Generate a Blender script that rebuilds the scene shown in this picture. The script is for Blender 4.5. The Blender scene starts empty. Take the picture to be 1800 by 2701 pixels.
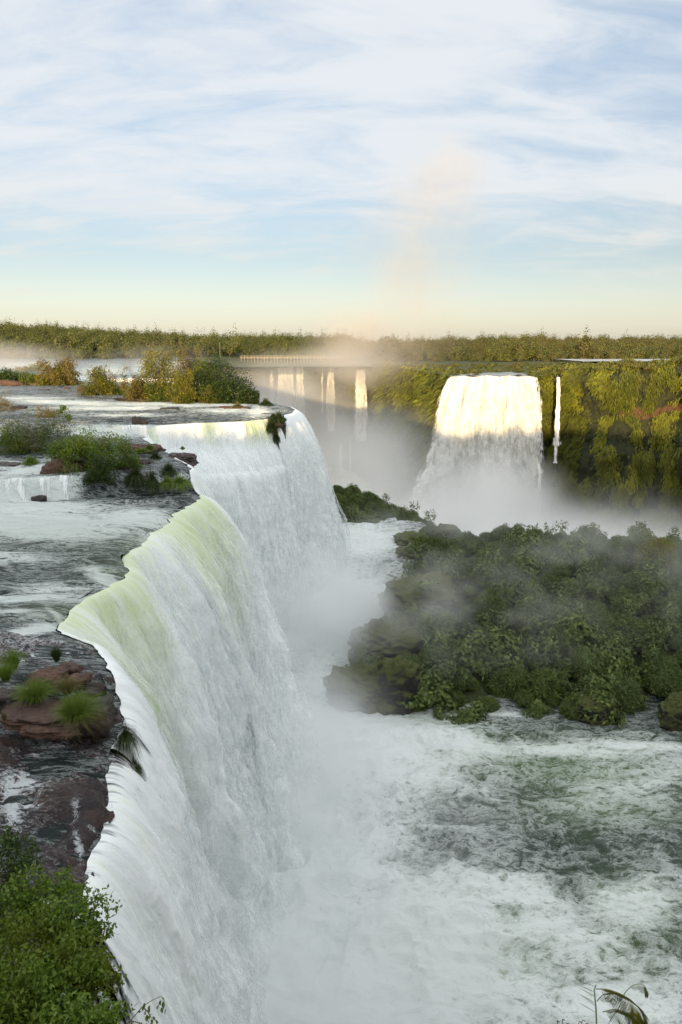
import bpy, math, random
import numpy as np
from mathutils import Vector, Matrix

R = math.radians
random.seed(7)
rng = np.random.default_rng(11)
scene = bpy.context.scene
COL = scene.collection

# ------------------------------------------------------------------ camera, sky, sun, exposure
CAM_Z = 15.0
PITCH = math.atan(450 / 1800)
cd = bpy.data.cameras.new('camera'); cam = bpy.data.objects.new('camera', cd); COL.objects.link(cam)
cd.sensor_fit = 'VERTICAL'; cd.sensor_height = 36.0; cd.lens = 36.0 * 1800 / 2701
cd.clip_start = 0.1; cd.clip_end = 5000
cam.location = (0, 0, CAM_Z); cam.rotation_euler = (R(90) - PITCH, 0, 0)
scene.camera = cam

SUN_EL = R(7.3); SUN_AZ = R(-14)          # azimuth of the sun measured from behind the camera, to the left
to_sun = Vector((math.sin(SUN_AZ) * math.cos(SUN_EL), -math.cos(SUN_AZ) * math.cos(SUN_EL), math.sin(SUN_EL)))
sd = bpy.data.lights.new('sun', 'SUN'); so = bpy.data.objects.new('sun', sd); COL.objects.link(so)
sd.energy = 3.1; sd.angle = R(0.55); sd.color = (1.0, 0.72, 0.37)
so.rotation_euler = to_sun.to_track_quat('Z', 'Y').to_euler(); so.location = (0, -40, 80)

scene.view_settings.view_transform = 'Standard'; scene.view_settings.look = 'None'
scene.view_settings.exposure = 1.24; scene.view_settings.gamma = 1.0; scene.view_settings.use_curve_mapping = False
scene.render.engine = 'CYCLES'
cy = scene.cycles
cy.use_denoising = True
cy.max_bounces = 12; cy.diffuse_bounces = 8; cy.glossy_bounces = 2; cy.transmission_bounces = 2
cy.volume_bounces = 10; cy.transparent_max_bounces = 24
cy.volume_step_rate = 2.0; cy.volume_max_steps = 160
cy.use_fast_gi = False


class NT:
    """small helper round a node tree"""
    def __init__(s, tree): s.t = tree; s.n = tree.nodes; s.l = tree.links
    def add(s, typ, ins=None, **kw):
        nd = s.n.new(typ)
        for k, v in kw.items(): setattr(nd, k, v)
        for k, v in (ins or {}).items(): s.set(nd, k, v)
        return nd
    def set(s, nd, k, v):
        sock = nd.inputs[k]
        if hasattr(v, 'bl_idname') and hasattr(v, 'outputs'): v = v.outputs[0]
        if isinstance(v, bpy.types.NodeSocket): s.l.new(v, sock)
        else: sock.default_value = v
    def math(s, op, a, b=0.0, c=0.0, clamp=False):
        nd = s.add('ShaderNodeMath', operation=op, use_clamp=clamp); s.set(nd, 0, a); s.set(nd, 1, b); s.set(nd, 2, c); return nd.outputs[0]
    def vm(s, op, a, b=(0, 0, 0)):
        nd = s.add('ShaderNodeVectorMath', operation=op); s.set(nd, 0, a)
        if op == 'SCALE': s.set(nd, 'Scale', b)
        elif op not in ('LENGTH', 'NORMALIZE'): s.set(nd, 1, b)
        return nd.outputs['Value'] if op in ('LENGTH', 'DOT_PRODUCT') else nd.outputs[0]
    def rng(s, v, a, b, c=0.0, d=1.0, smooth=True):
        nd = s.add('ShaderNodeMapRange', interpolation_type='SMOOTHSTEP' if smooth else 'LINEAR')
        s.set(nd, 'Value', v); s.set(nd, 'From Min', a); s.set(nd, 'From Max', b); s.set(nd, 'To Min', c); s.set(nd, 'To Max', d)
        return nd.outputs[0]
    def noise(s, vec, scale, detail=4.0, rough=0.55, dist=0.0):
        nd = s.add('ShaderNodeTexNoise', {'Vector': vec, 'Scale': scale, 'Detail': detail, 'Roughness': rough, 'Distortion': dist})
        return nd.outputs['Fac'] if 'Fac' in nd.outputs else nd.outputs[0]
    def noisec(s, vec, scale, detail=3.0):
        return s.add('ShaderNodeTexNoise', {'Vector': vec, 'Scale': scale, 'Detail': detail}).outputs['Color']
    def mix(s, f, a, b):
        nd = s.add('ShaderNodeMix', data_type='RGBA')
        s.set(nd, 0, f); s.set(nd, 6, a if not isinstance(a, tuple) else (*a[:3], 1)); s.set(nd, 7, b if not isinstance(b, tuple) else (*b[:3], 1))
        return nd.outputs[2]
    def attr(s, name, out='Fac'):
        return s.add('ShaderNodeAttribute', attribute_name=name).outputs[out]


# ---- sky: Nishita with a wispy layer of high cloud, continued all round, made fuller and brighter overhead for extra light
world = bpy.data.worlds.new('World'); scene.world = world; world.use_nodes = True
w = NT(world.node_tree); w.n.clear()
tc = w.add('ShaderNodeTexCoord').outputs['Generated']
sky = w.add('ShaderNodeTexSky', sky_type='NISHITA')
sky.sun_disc = False; sky.sun_elevation = SUN_EL; sky.sun_rotation = R(180) + SUN_AZ * -1 * -1
sky.air_density = 1.0; sky.dust_density = 1.2; sky.ozone_density = 2.0; sky.altitude = 200
sep = w.add('ShaderNodeSeparateXYZ', {0: tc})
zz = w.math('MAXIMUM', sep.outputs[2], 0.0)
den = w.math('ADD', zz, 0.26)
px = w.math('DIVIDE', sep.outputs[0], den); py = w.math('DIVIDE', sep.outputs[1], den)
pv = w.add('ShaderNodeCombineXYZ', {0: px, 1: py, 2: 0.0}).outputs[0]
# cloud streets run obliquely: rotate and stretch
mp = w.add('ShaderNodeMapping', {'Vector': pv, 'Rotation': (0, 0, R(38)), 'Scale': (1.0, 2.6, 1.0), 'Location': (0.35, 0.2, 0)}).outputs[0]
warp = w.vm('SCALE', w.vm('SUBTRACT', w.noisec(mp, 1.1, 3), (0.5, 0.5, 0.5)), 0.9)
mpw = w.vm('ADD', mp, warp)
c1 = w.noise(mpw, 0.75, 8, 0.56)
c2 = w.noise(mpw, 2.6, 8, 0.6)
cl = w.math('ADD', w.math('MULTIPLY', c1, 0.8), w.math('MULTIPLY', c2, 0.62))
bias = w.math('MULTIPLY', w.rng(zz, 0.11, 0.21), 0.16)
bl = w.vm('LENGTH', w.vm('MULTIPLY', w.vm('SUBTRACT', tc, (0.42, 0.82, 0.33)), (2.6, 1.0, 4.0)))
bias = w.math('ADD', bias, w.math('MULTIPLY', w.rng(zz, 0.30, 0.62), 0.32))  # cloud thickened overhead, mostly above the frame, to raise the light on the scene
bias = w.math('SUBTRACT', bias, w.math('MULTIPLY', w.rng(bl, 0.2, 1.0, 1.0, 0.0), 0.13))
cmask = w.rng(w.math('ADD', cl, bias), 0.64, 0.95)
cmask = w.math('MULTIPLY', cmask, w.rng(zz, 0.03, 0.12, 0.35, 1.0))
hs = w.add('ShaderNodeHueSaturation', {'Saturation': 0.62, 'Color': sky.outputs[0]})
skyb = w.vm('SCALE', hs.outputs[0], 0.06)
# thin high haze over the clear sky: creamy low down, blue above
clear = w.mix(w.rng(zz, 0.0, 0.125), (0.185, 0.175, 0.145), w.mix(w.rng(zz, 0.12, 0.36), (0.065, 0.078, 0.098), (0.085, 0.108, 0.14)))
base = w.vm('ADD', skyb, clear)
cloudc = w.mix(w.rng(zz, 0.06, 0.22), (0.36, 0.35, 0.315), w.mix(w.rng(zz, 0.34, 0.8), (0.35, 0.365, 0.38), (0.50, 0.51, 0.51)))  # unseen cloud near the zenith brightened to act as fill light
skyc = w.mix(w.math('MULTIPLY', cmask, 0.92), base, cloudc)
# a few thin grey bars low over the horizon
mb = w.add('ShaderNodeMapping', {'Vector': tc, 'Scale': (3.0, 3.0, 42.0), 'Location': (1.7, 0.0, 0.4)}).outputs[0]
bars = w.rng(w.noise(mb, 1.3, 5, 0.5), 0.54, 0.68)
bm_ = w.math('MULTIPLY', w.math('MULTIPLY', bars, w.rng(zz, 0.045, 0.06)), w.math('MULTIPLY', w.rng(zz, 0.085, 0.11, 1.0, 0.0), w.rng(sep.outputs[0], 0.1, 0.25)))
skyc = w.mix(w.math('MULTIPLY', bm_, 0.55), skyc, (0.33, 0.35, 0.37))
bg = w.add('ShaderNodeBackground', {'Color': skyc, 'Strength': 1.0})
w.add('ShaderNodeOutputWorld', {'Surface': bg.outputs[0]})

# ------------------------------------------------------------------ geometry helpers
CP, SP = math.cos(PITCH), math.sin(PITCH)
K = 1800 / 1568.0

def at(dx, dy, z):
    """world point on height z seen at picture point (dx, dy)"""
    x = (dx * K - 900) / 1800; y = (dy * K - 1350) / 1800
    t = (CAM_Z - z) / (SP + y * CP)
    return Vector((x * t, (CP - y * SP) * t, z))

def atY(dx, dy, Y):
    x = (dx * K - 900) / 1800; y = (dy * K - 1350) / 1800
    t = Y / (CP - y * SP)
    return Vector((x * t, Y, CAM_Z - (SP + y * CP) * t))

def pic(X, Y, Z):
    d = Y * CP - (Z - CAM_Z) * SP; u = Y * SP + (Z - CAM_Z) * CP
    d = np.maximum(d, 0.1)
    return (900 + 1800 * X / d) / K, (1350 - 1800 * u / d) / K

def _h(ix, iy, iz, seed):
    h = (ix * 374761393 + iy * 668265263 + iz * 1274126177 + seed * 974634777) & 0xffffffff
    h = ((h ^ (h >> 13)) * 1274126177) & 0xffffffff
    h = ((h ^ (h >> 16)) * 2246822519) & 0xffffffff
    return ((h ^ (h >> 15)) & 0xffff) / 32767.5 - 1.0

def vn(x, y, z=0.0, seed=0):
    x, y, z = np.broadcast_arrays(np.asarray(x, float), np.asarray(y, float), np.asarray(z, float))
    ix, iy, iz = np.floor(x).astype(np.int64), np.floor(y).astype(np.int64), np.floor(z).astype(np.int64)
    fx, fy, fz = x - ix, y - iy, z - iz
    fx, fy, fz = [f * f * f * (f * (f * 6 - 15) + 10) for f in (fx, fy, fz)]
    out = 0
    for a in (0, 1):
        for b in (0, 1):
            for c in (0, 1):
                out = out + _h(ix + a, iy + b, iz + c, seed) * (fx if a else 1 - fx) * (fy if b else 1 - fy) * (fz if c else 1 - fz)
    return out

def fbm(x, y, z=0.0, oct=4, seed=0, gain=0.5):
    s = 0; a = 1.0; f = 1.0; n = 0
    for o in range(oct):
        s = s + a * vn(np.asarray(x) * f + 17.3 * o, np.asarray(y) * f - 9.1 * o, np.asarray(z) * f + 3.7 * o, seed + o); n += a; a *= gain; f *= 2.03
    return s / n

def ridged(x, y, z=0.0, oct=4, seed=0):
    s = 0; a = 1.0; f = 1.0; n = 0
    for o in range(oct):
        s = s + a * (1 - np.abs(vn(np.asarray(x) * f + 5.3 * o, np.asarray(y) * f, np.asarray(z) * f, seed + o)) * 2); n += a; a *= 0.5; f *= 2.1
    return s / n

def sst(a, b, x):
    t = np.clip((np.asarray(x, float) - a) / (b - a), 0, 1); return t * t * (3 - 2 * t)

def mesh_from(name, V, F, mat=None, attrs=None, smooth=True):
    """V (n,3); F (m,3) or (m,4) array"""
    V = np.ascontiguousarray(V, dtype=np.float32); F = np.ascontiguousarray(F, dtype=np.int32)
    me = bpy.data.meshes.new(name)
    m, k = F.shape
    me.vertices.add(len(V)); me.vertices.foreach_set('co', V.ravel())
    me.loops.add(m * k); me.loops.foreach_set('vertex_index', F.ravel())
    me.polygons.add(m); me.polygons.foreach_set('loop_start', np.arange(0, m * k, k, dtype=np.int32))
    me.update(calc_edges=True)
    if smooth: me.polygons.foreach_set('use_smooth', np.ones(m, dtype=bool))
    for an, av in (attrs or {}).items():
        av = np.asarray(av, dtype=np.float32)
        if av.ndim == 1:
            a = me.attributes.new(an, 'FLOAT', 'POINT'); a.data.foreach_set('value', av)
        else:
            a = me.attributes.new(an, 'FLOAT_VECTOR', 'POINT'); a.data.foreach_set('vector', av.ravel())
    if mat: me.materials.append(mat)
    return me

def grid_faces(n, m, mask=None):
    i, j = np.meshgrid(np.arange(n - 1), np.arange(m - 1), indexing='ij')
    a = (i * m + j).ravel()
    F = np.stack([a, a + m, a + m + 1, a + 1], 1)
    if mask is not None: F = F[mask[:-1, :-1].ravel()]
    return F

def link(name, me, label=None, cat=None, group=None, kind=None, parent=None, loc=None):
    o = bpy.data.objects.new(name, me); COL.objects.link(o)
    if label: o['label'] = label
    if cat: o['category'] = cat
    if group: o['group'] = group
    if kind: o['kind'] = kind
    if parent: o.parent = parent
    if loc is not None: o.location = loc
    return o

def grid_obj(name, P, mat, attrs=None, mask=None, smooth=True, flip=False, **kw):
    n, m, _ = P.shape
    F = grid_faces(n, m, mask)
    if flip: F = F[:, ::-1]
    at_ = {k: (v.reshape(-1) if v.ndim == 2 else v.reshape(-1, 3)) for k, v in (attrs or {}).items()}
    return link(name, mesh_from(name, P.reshape(-1, 3), F, mat, at_, smooth), **kw)

def newmat(name):
    m = bpy.data.materials.new(name); m.use_nodes = True
    t = NT(m.node_tree); t.n.clear()
    return m, t

def finish(t, bsdf, disp=None):
    t.add('ShaderNodeOutputMaterial', {'Surface': bsdf})

def princ(t, **ins):
    nd = t.add('ShaderNodeBsdfPrincipled')
    for k, v in ins.items():
        k = k.replace('_', ' ')
        if isinstance(v, tuple) and len(v) == 3 and k in ('Base Color', 'Subsurface Radius'): v = (*v, 1) if k == 'Base Color' else v
        t.set(nd, k, v)
    return nd.outputs[0]

def bump(t, h, strength=0.5, dist=0.1):
    return t.add('ShaderNodeBump', {'Height': h, 'Strength': strength, 'Distance': dist}).outputs[0]

# ------------------------------------------------------------------ materials
def river_mat(name, flow, dark, foamc, green, fine=1.0, aer=(0.17, 0.22, 0.20), soft=0.0):
    m, t = newmat(name)
    pos = t.add('ShaderNodeNewGeometry').outputs['Position']
    mp = t.add('ShaderNodeMapping', {'Vector': pos, 'Rotation': (0, 0, flow[0]), 'Scale': (flow[1], flow[2], 1.0)}).outputs[0]
    wv = t.vm('ADD', mp, t.vm('SCALE', t.vm('SUBTRACT', t.noisec(mp, 0.35 * fine, 3), (.5, .5, .5)), 1.6))
    n1 = t.noise(wv, 0.9 * fine, 7, 0.66, 0.8)
    n2 = t.noise(wv, 3.6 * fine, 5, 0.7, 0.4)
    rid = t.math('SUBTRACT', 1.0, t.math('MULTIPLY', t.math('ABSOLUTE', t.math('SUBTRACT', n1, 0.5)), 5.0), clamp=True)
    rid2 = t.math('SUBTRACT', 1.0, t.math('MULTIPLY', t.math('ABSOLUTE', t.math('SUBTRACT', n2, 0.5)), 5.0), clamp=True)
    f = t.attr('foam')
    v = t.math('ADD', t.math('MULTIPLY', rid, 0.42), t.math('ADD', t.math('MULTIPLY', rid2, 0.34), t.math('MULTIPLY', t.math('SUBTRACT', n2, 0.5), 0.9)))
    n3 = t.noise(wv, 11.0 * fine, 4, 0.7)
    rid3 = t.math('SUBTRACT', 1.0, t.math('MULTIPLY', t.math('ABSOLUTE', t.math('SUBTRACT', n3, 0.5)), 6.0), clamp=True)
    v = t.math('ADD', v, t.math('MULTIPLY', t.math('SUBTRACT', rid3, 0.4), 0.22))
    v = t.math('ADD', v, t.math('MULTIPLY', t.math('SUBTRACT', f, 0.5), 1.0))
    fm = t.rng(v, 0.24 - soft, 0.84 + soft)
    tint = t.attr('tint')
    big = t.noise(wv, 0.35 * fine, 4, 0.6)
    deep = t.mix(tint, dark, green)
    deep = t.mix(t.rng(t.math('ADD', f, t.math('MULTIPLY', t.math('SUBTRACT', big, 0.5), 1.2)), 0.30, 0.95), deep, t.mix(tint, aer, (0.25, 0.33, 0.18)))
    col = t.mix(fm, deep, t.mix(t.math('MULTIPLY', tint, 0.5), foamc, tuple(min(1, 0.5 * a + 0.5 * b * 2.0) for a, b in zip(foamc, green))))
    hgt = t.math('ADD', t.math('MULTIPLY', n1, 0.8), t.math('MULTIPLY', n2, 0.35))
    nrm = bump(t, hgt, 0.85, 0.55)
    rough = t.rng(fm, 0.0, 1.0, 0.13, 0.75, False)
    b = princ(t, Base_Color=col, Roughness=rough, Normal=nrm, IOR=1.33)
    finish(t, b)
    return m

M_river = river_mat('river_water', (R(6), 0.42, 1.5), (0.014, 0.022, 0.022), (0.72, 0.78, 0.755), (0.07, 0.10, 0.05))
M_pool = river_mat('pool_water', (R(-14), 0.5, 0.85), (0.022, 0.036, 0.030), (0.80, 0.84, 0.835), (0.085, 0.145, 0.055), 0.6, (0.22, 0.31, 0.24), 0.15)
M_farriver = river_mat('far_river_water', (R(0), 0.10, 0.5), (0.05, 0.065, 0.07), (0.75, 0.74, 0.70), (0.07, 0.10, 0.05), 0.35)

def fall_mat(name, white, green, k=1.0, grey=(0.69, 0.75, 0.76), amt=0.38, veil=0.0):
    m, t = newmat(name)
    fl = t.attr('flow', 'Vector')
    wob = t.vm('SCALE', t.vm('SUBTRACT', t.noisec(t.vm('MULTIPLY', fl, (0.4 * k, 0.25 * k, 1)), 1.0, 3), (.5, .5, .5)), 0.7 / k)
    fw = t.vm('ADD', fl, wob)
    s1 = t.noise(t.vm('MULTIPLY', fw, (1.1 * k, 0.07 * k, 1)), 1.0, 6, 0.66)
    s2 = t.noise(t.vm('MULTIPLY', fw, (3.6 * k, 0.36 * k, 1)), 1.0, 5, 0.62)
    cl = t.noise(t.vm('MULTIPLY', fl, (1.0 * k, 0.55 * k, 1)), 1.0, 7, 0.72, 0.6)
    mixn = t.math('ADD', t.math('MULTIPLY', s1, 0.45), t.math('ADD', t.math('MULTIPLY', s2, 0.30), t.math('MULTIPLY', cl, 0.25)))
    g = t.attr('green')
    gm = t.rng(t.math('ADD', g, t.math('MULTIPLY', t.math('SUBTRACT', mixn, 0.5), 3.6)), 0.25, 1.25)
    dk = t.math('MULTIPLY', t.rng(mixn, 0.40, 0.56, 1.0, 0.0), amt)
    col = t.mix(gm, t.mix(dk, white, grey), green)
    h = t.math('ADD', t.math('MULTIPLY', s2, 0.6), t.math('ADD', t.math('MULTIPLY', cl, 0.8), t.math('MULTIPLY', s1, 0.8)))
    nrm = bump(t, h, 0.36, 0.35 / k)
    b = princ(t, Base_Color=col, Roughness=0.7, Normal=nrm, Specular_IOR_Level=0.15)
    th = t.attr('thin')
    av = t.math('ADD', t.math('MULTIPLY', s2, 0.45), t.math('ADD', t.math('MULTIPLY', cl, 0.35), t.math('MULTIPLY', s1, 0.25)))
    lo = t.math('ADD', t.math('MULTIPLY', th, 0.52), 0.16)
    a = t.rng(av, lo, t.math('ADD', lo, 0.13 if not veil else 0.22))
    if veil: a = t.math('MULTIPLY', a, veil)
    tr = t.add('ShaderNodeBsdfTransparent').outputs[0]
    finish(t, t.add('ShaderNodeMixShader', {0: a, 1: tr, 2: b}).outputs[0])
    return m

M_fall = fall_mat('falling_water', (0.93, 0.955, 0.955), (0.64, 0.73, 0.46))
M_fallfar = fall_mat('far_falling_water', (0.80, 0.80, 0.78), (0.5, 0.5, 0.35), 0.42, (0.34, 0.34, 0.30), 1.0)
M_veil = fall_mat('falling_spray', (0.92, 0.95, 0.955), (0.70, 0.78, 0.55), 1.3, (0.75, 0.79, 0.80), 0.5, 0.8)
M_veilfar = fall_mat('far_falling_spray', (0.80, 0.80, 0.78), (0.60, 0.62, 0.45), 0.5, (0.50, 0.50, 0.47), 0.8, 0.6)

def rock_mat(name, c1, c2, c3, scale=1.0, moss=None, rough=0.55, wet=0.3):
    m, t = newmat(name)
    pos = t.add('ShaderNodeNewGeometry').outputs['Position']
    n1 = t.noise(pos, 0.35 * scale, 5, 0.6); n2 = t.noise(pos, 2.2 * scale, 8, 0.68); n3 = t.noise(t.vm('MULTIPLY', pos, (1, 1, 3.5)), 5.0 * scale, 6, 0.7)
    col = t.mix(t.rng(n1, 0.38, 0.62), c1, c2)
    col = t.mix(t.rng(n2, 0.45, 0.72), col, c3)
    if moss is not None:
        nz = t.add('ShaderNodeSeparateXYZ', {0: t.add('ShaderNodeNewGeometry').outputs['Normal']}).outputs[2]
        mm = t.rng(t.math('ADD', t.math('MULTIPLY', nz, 0.45), t.math('MULTIPLY', n1, 1.1)), 0.48, 0.72)
        col = t.mix(mm, col, t.mix(n3, moss, tuple(a * 0.5 for a in moss)))
    nrm = bump(t, t.math('ADD', n2, t.math('MULTIPLY', n3, 0.5)), 0.9, 0.12 / scale)
    b = princ(t, Base_Color=col, Roughness=t.rng(n2, 0.3, 0.7, rough - wet, rough + 0.2), Normal=nrm)
    finish(t, b)
    return m

M_rock = rock_mat('wet_basalt', (0.030, 0.022, 0.022), (0.075, 0.045, 0.036), (0.020, 0.018, 0.022), 1.0)
M_redrock = rock_mat('red_basalt', (0.13, 0.068, 0.042), (0.075, 0.042, 0.032), (0.035, 0.024, 0.022), 1.6, None, 0.7, 0.1)
M_drkrock = rock_mat('dark_wet_rock', (0.018, 0.017, 0.018), (0.035, 0.028, 0.025), (0.012, 0.012, 0.013), 1.0, (0.045, 0.060, 0.018))

def leaf_mat(name, c1, c2, c3=None, rough=0.5, trans=0.25, scale=0.35):
    m, t = newmat(name)
    rnd = t.attr('rnd')
    pos = t.add('ShaderNodeNewGeometry').outputs['Position']
    n = t.noise(pos, scale, 3, 0.6)
    oi = t.add('ShaderNodeObjectInfo').outputs['Random']
    col = t.mix(rnd, c1, c2)
    if c3: col = t.mix(t.rng(t.math('ADD', n, t.math('MULTIPLY', t.math('SUBTRACT', oi, 0.5), 0.35)), 0.45, 0.75), col, c3)
    b = princ(t, Base_Color=col, Roughness=rough, Specular_IOR_Level=0.3)
    tl = t.add('ShaderNodeBsdfTranslucent', {'Color': col}).outputs[0]
    ms = t.add('ShaderNodeMixShader', {0: trans, 1: b, 2: tl}).outputs[0]
    finish(t, ms)
    return m

M_leaf = leaf_mat('bush_leaves', (0.06, 0.095, 0.016), (0.15, 0.19, 0.028), (0.05, 0.075, 0.016))
M_leafy = leaf_mat('yellow_green_leaves', (0.14, 0.15, 0.018), (0.26, 0.24, 0.030), (0.10, 0.11, 0.018))
M_leafb = leaf_mat('brownish_leaves', (0.15, 0.11, 0.035), (0.20, 0.165, 0.045), (0.13, 0.125, 0.03))
M_leafd = leaf_mat('dark_glossy_leaves', (0.025, 0.055, 0.010), (0.08, 0.12, 0.022), (0.022, 0.04, 0.010), 0.42)
M_near = leaf_mat('near_leaves', (0.06, 0.12, 0.012), (0.18, 0.26, 0.028), (0.13, 0.17, 0.016), 0.5, 0.3, 0.9)
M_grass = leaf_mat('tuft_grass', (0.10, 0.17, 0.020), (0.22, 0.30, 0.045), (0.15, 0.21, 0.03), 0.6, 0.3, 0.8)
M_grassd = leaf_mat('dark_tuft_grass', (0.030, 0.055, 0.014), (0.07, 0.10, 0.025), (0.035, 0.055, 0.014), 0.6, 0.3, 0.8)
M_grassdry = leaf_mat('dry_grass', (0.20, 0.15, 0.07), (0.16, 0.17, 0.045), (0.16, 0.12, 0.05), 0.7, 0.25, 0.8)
M_mound = leaf_mat('mossy_shrub', (0.06, 0.095, 0.024), (0.20, 0.25, 0.07), (0.10, 0.135, 0.045), 0.7, 0.2, 0.12)
M_cliffveg = leaf_mat('cliff_plants', (0.05, 0.075, 0.012), (0.27, 0.28, 0.030), (0.12, 0.13, 0.022), 0.7, 0.2, 0.06)
M_tree = leaf_mat('forest_leaves', (0.040, 0.058, 0.018), (0.17, 0.175, 0.040), (0.12, 0.11, 0.032), 0.65, 0.2, 0.02)
M_bark, _t = newmat('bark'); _p = _t.add('ShaderNodeNewGeometry').outputs['Position']
finish(_t, princ(_t, Base_Color=_t.mix(_t.noise(_t.vm('MULTIPLY', _p, (6, 6, 1.2)), 2.0, 5), (0.10, 0.07, 0.045), (0.22, 0.17, 0.12)), Roughness=0.85))

# cliff wall: layered basalt under a coat of wet green
M_cliff, _t = newmat('mossy_cliff')
_p = _t.add('ShaderNodeNewGeometry').outputs['Position']
_n1 = _t.noise(_t.vm('MULTIPLY', _p, (1, 1, 0.35)), 0.09, 6, 0.6)
_n2 = _t.noise(_t.vm('MULTIPLY', _p, (1, 1, 0.4)), 0.55, 7, 0.7)
_n3 = _t.noise(_t.vm('MULTIPLY', _p, (0.15, 0.15, 1)), 0.5, 5, 0.6)
_green = _t.mix(_t.rng(_n2, 0.3, 0.7), (0.014, 0.018, 0.007), (0.045, 0.052, 0.014))
_rock = _t.mix(_n3, (0.050, 0.028, 0.018), (0.15, 0.075, 0.035))
_c = _t.mix(_t.rng(_t.math('ADD', _t.attr('bare'), _t.math('MULTIPLY', _t.math('SUBTRACT', _n1, 0.5), 1.4)), 0.35, 0.7), _green, _rock)
finish(_t, princ(_t, Base_Color=_c, Roughness=0.85, Normal=bump(_t, _t.math('ADD', _n2, _n3), 1.0, 1.2)))

M_islandsoil = rock_mat('mossy_soil', (0.030, 0.034, 0.016), (0.042, 0.050, 0.018), (0.024, 0.022, 0.018), 0.5, (0.055, 0.075, 0.020), 0.8, 0.1)
M_ground, _t = newmat('forest_ground')
_p = _t.add('ShaderNodeNewGeometry').outputs['Position']
finish(_t, princ(_t, Base_Color=_t.mix(_t.rng(_t.noise(_p, 0.12, 8, 0.65), 0.35, 0.65), (0.035, 0.050, 0.014), (0.085, 0.095, 0.025)), Roughness=0.9, Normal=bump(_t, _t.noise(_p, 0.9, 8, 0.7), 1.0, 0.8)))

# ------------------------------------------------------------------ terrain functions
LY = [-40, 8, 15, 18, 20.7, 22.6, 24.0, 25.5, 27, 29, 31, 32.3, 33.2, 34.4, 37, 40.4, 42.5, 44.8, 48, 51, 53.6, 57, 60, 63, 65.5, 68.2, 70, 72.6, 80, 88, 94, 99.6, 103.4, 105.6, 108, 112, 114.5, 118, 124, 130, 136, 142, 170, 210, 300, 400, 470]
LX = [-5, -6.5, -7.4, -8.0, -8.3, -8.9, -9.3, -9.5, -9.6, -10.6, -11.8, -12.6, -13.9, -15.4, -15.9, -15.1, -14.4, -14.9, -16.0, -15.2, -15.5, -14.9, -15.3, -14.6, -14.2, -14.4, -15.6, -16.2, -20.0, -24.0, -27.3, -28.3, -22.5, -15.2, -12.8, -10.4, -9.5, -8.6, -8.2, -9.6, -13.5, -17, -28, -48, -78, -95, -98]
def lip(Y): return np.interp(Y, LY, LX)
def topz(X, Y):
    """height of the upper river"""
    s1 = 63.2 + (X + 32) * 0.36
    z = 2.0 * sst(0, 2.2, Y - s1)
    s2 = 97.5 + 2.0 * np.sin(X * 0.4)
    z = z + 1.2 * sst(-1.2, 1.2, Y - s2)
    z = z + (0.7 * sst(203, 207, Y) + 0.5 * sst(212, 262, Y)) * sst(-24, -34, X)
    z = z - 3.0 * sst(150, 420, Y) * sst(-70, -55, X)
    z = z - 1.0 * sst(29.5, 27.5, Y)
    return z
def poolz(Y): return -32 + 9 * sst(84, 126, Y)
# ------------------------------------------------------------------ upper river
def spots(X, Y, Z, lst):
    dx, dy = pic(X, Y, Z); f = np.zeros_like(X)
    for (cx, cy_, rx, ry, rot, s) in lst:
        c, sn = math.cos(R(rot)), math.sin(R(rot))
        a = ((dx - cx) * c + (dy - cy_) * sn) / rx; b = (-(dx - cx) * sn + (dy - cy_) * c) / ry
        f = np.maximum(f, s * np.exp(-(a * a + b * b) * 1.1)) if s > 0 else f * (1 + s * np.exp(-(a * a + b * b)))
    return f

YY = np.concatenate([np.arange(15, 36, 0.10), np.arange(36, 72, 0.16), np.arange(72, 126, 0.26), np.geomspace(126, 470, 150)])
WW = np.concatenate([np.linspace(0, 26, 190), np.geomspace(26.2, 330, 90)])
Yg, Wg = np.meshgrid(YY, WW, indexing='ij')
lipY = lip(YY) + 0.42 * fbm(YY * 1.1, 0, oct=4, seed=5) * (YY > 32) + 0.16 * fbm(YY * 2.1, 0, oct=3, seed=6) * (YY < 33)
Xg = lipY[:, None] - Wg
Zb = topz(Xg, Yg)
amp = 0.06 + 0.16 * sst(33, 38, Yg)
wav = fbm(Xg * 0.22, Yg * 0.75, oct=4, seed=21) * amp * 1.6 + ridged(Xg * 0.10, Yg * 0.35, oct=3, seed=8) * amp
Zr = Zb + wav * np.clip(Wg / 1.5 + 0.35, 0, 1) - 0.28 * np.exp(-Wg / 0.8)
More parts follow.
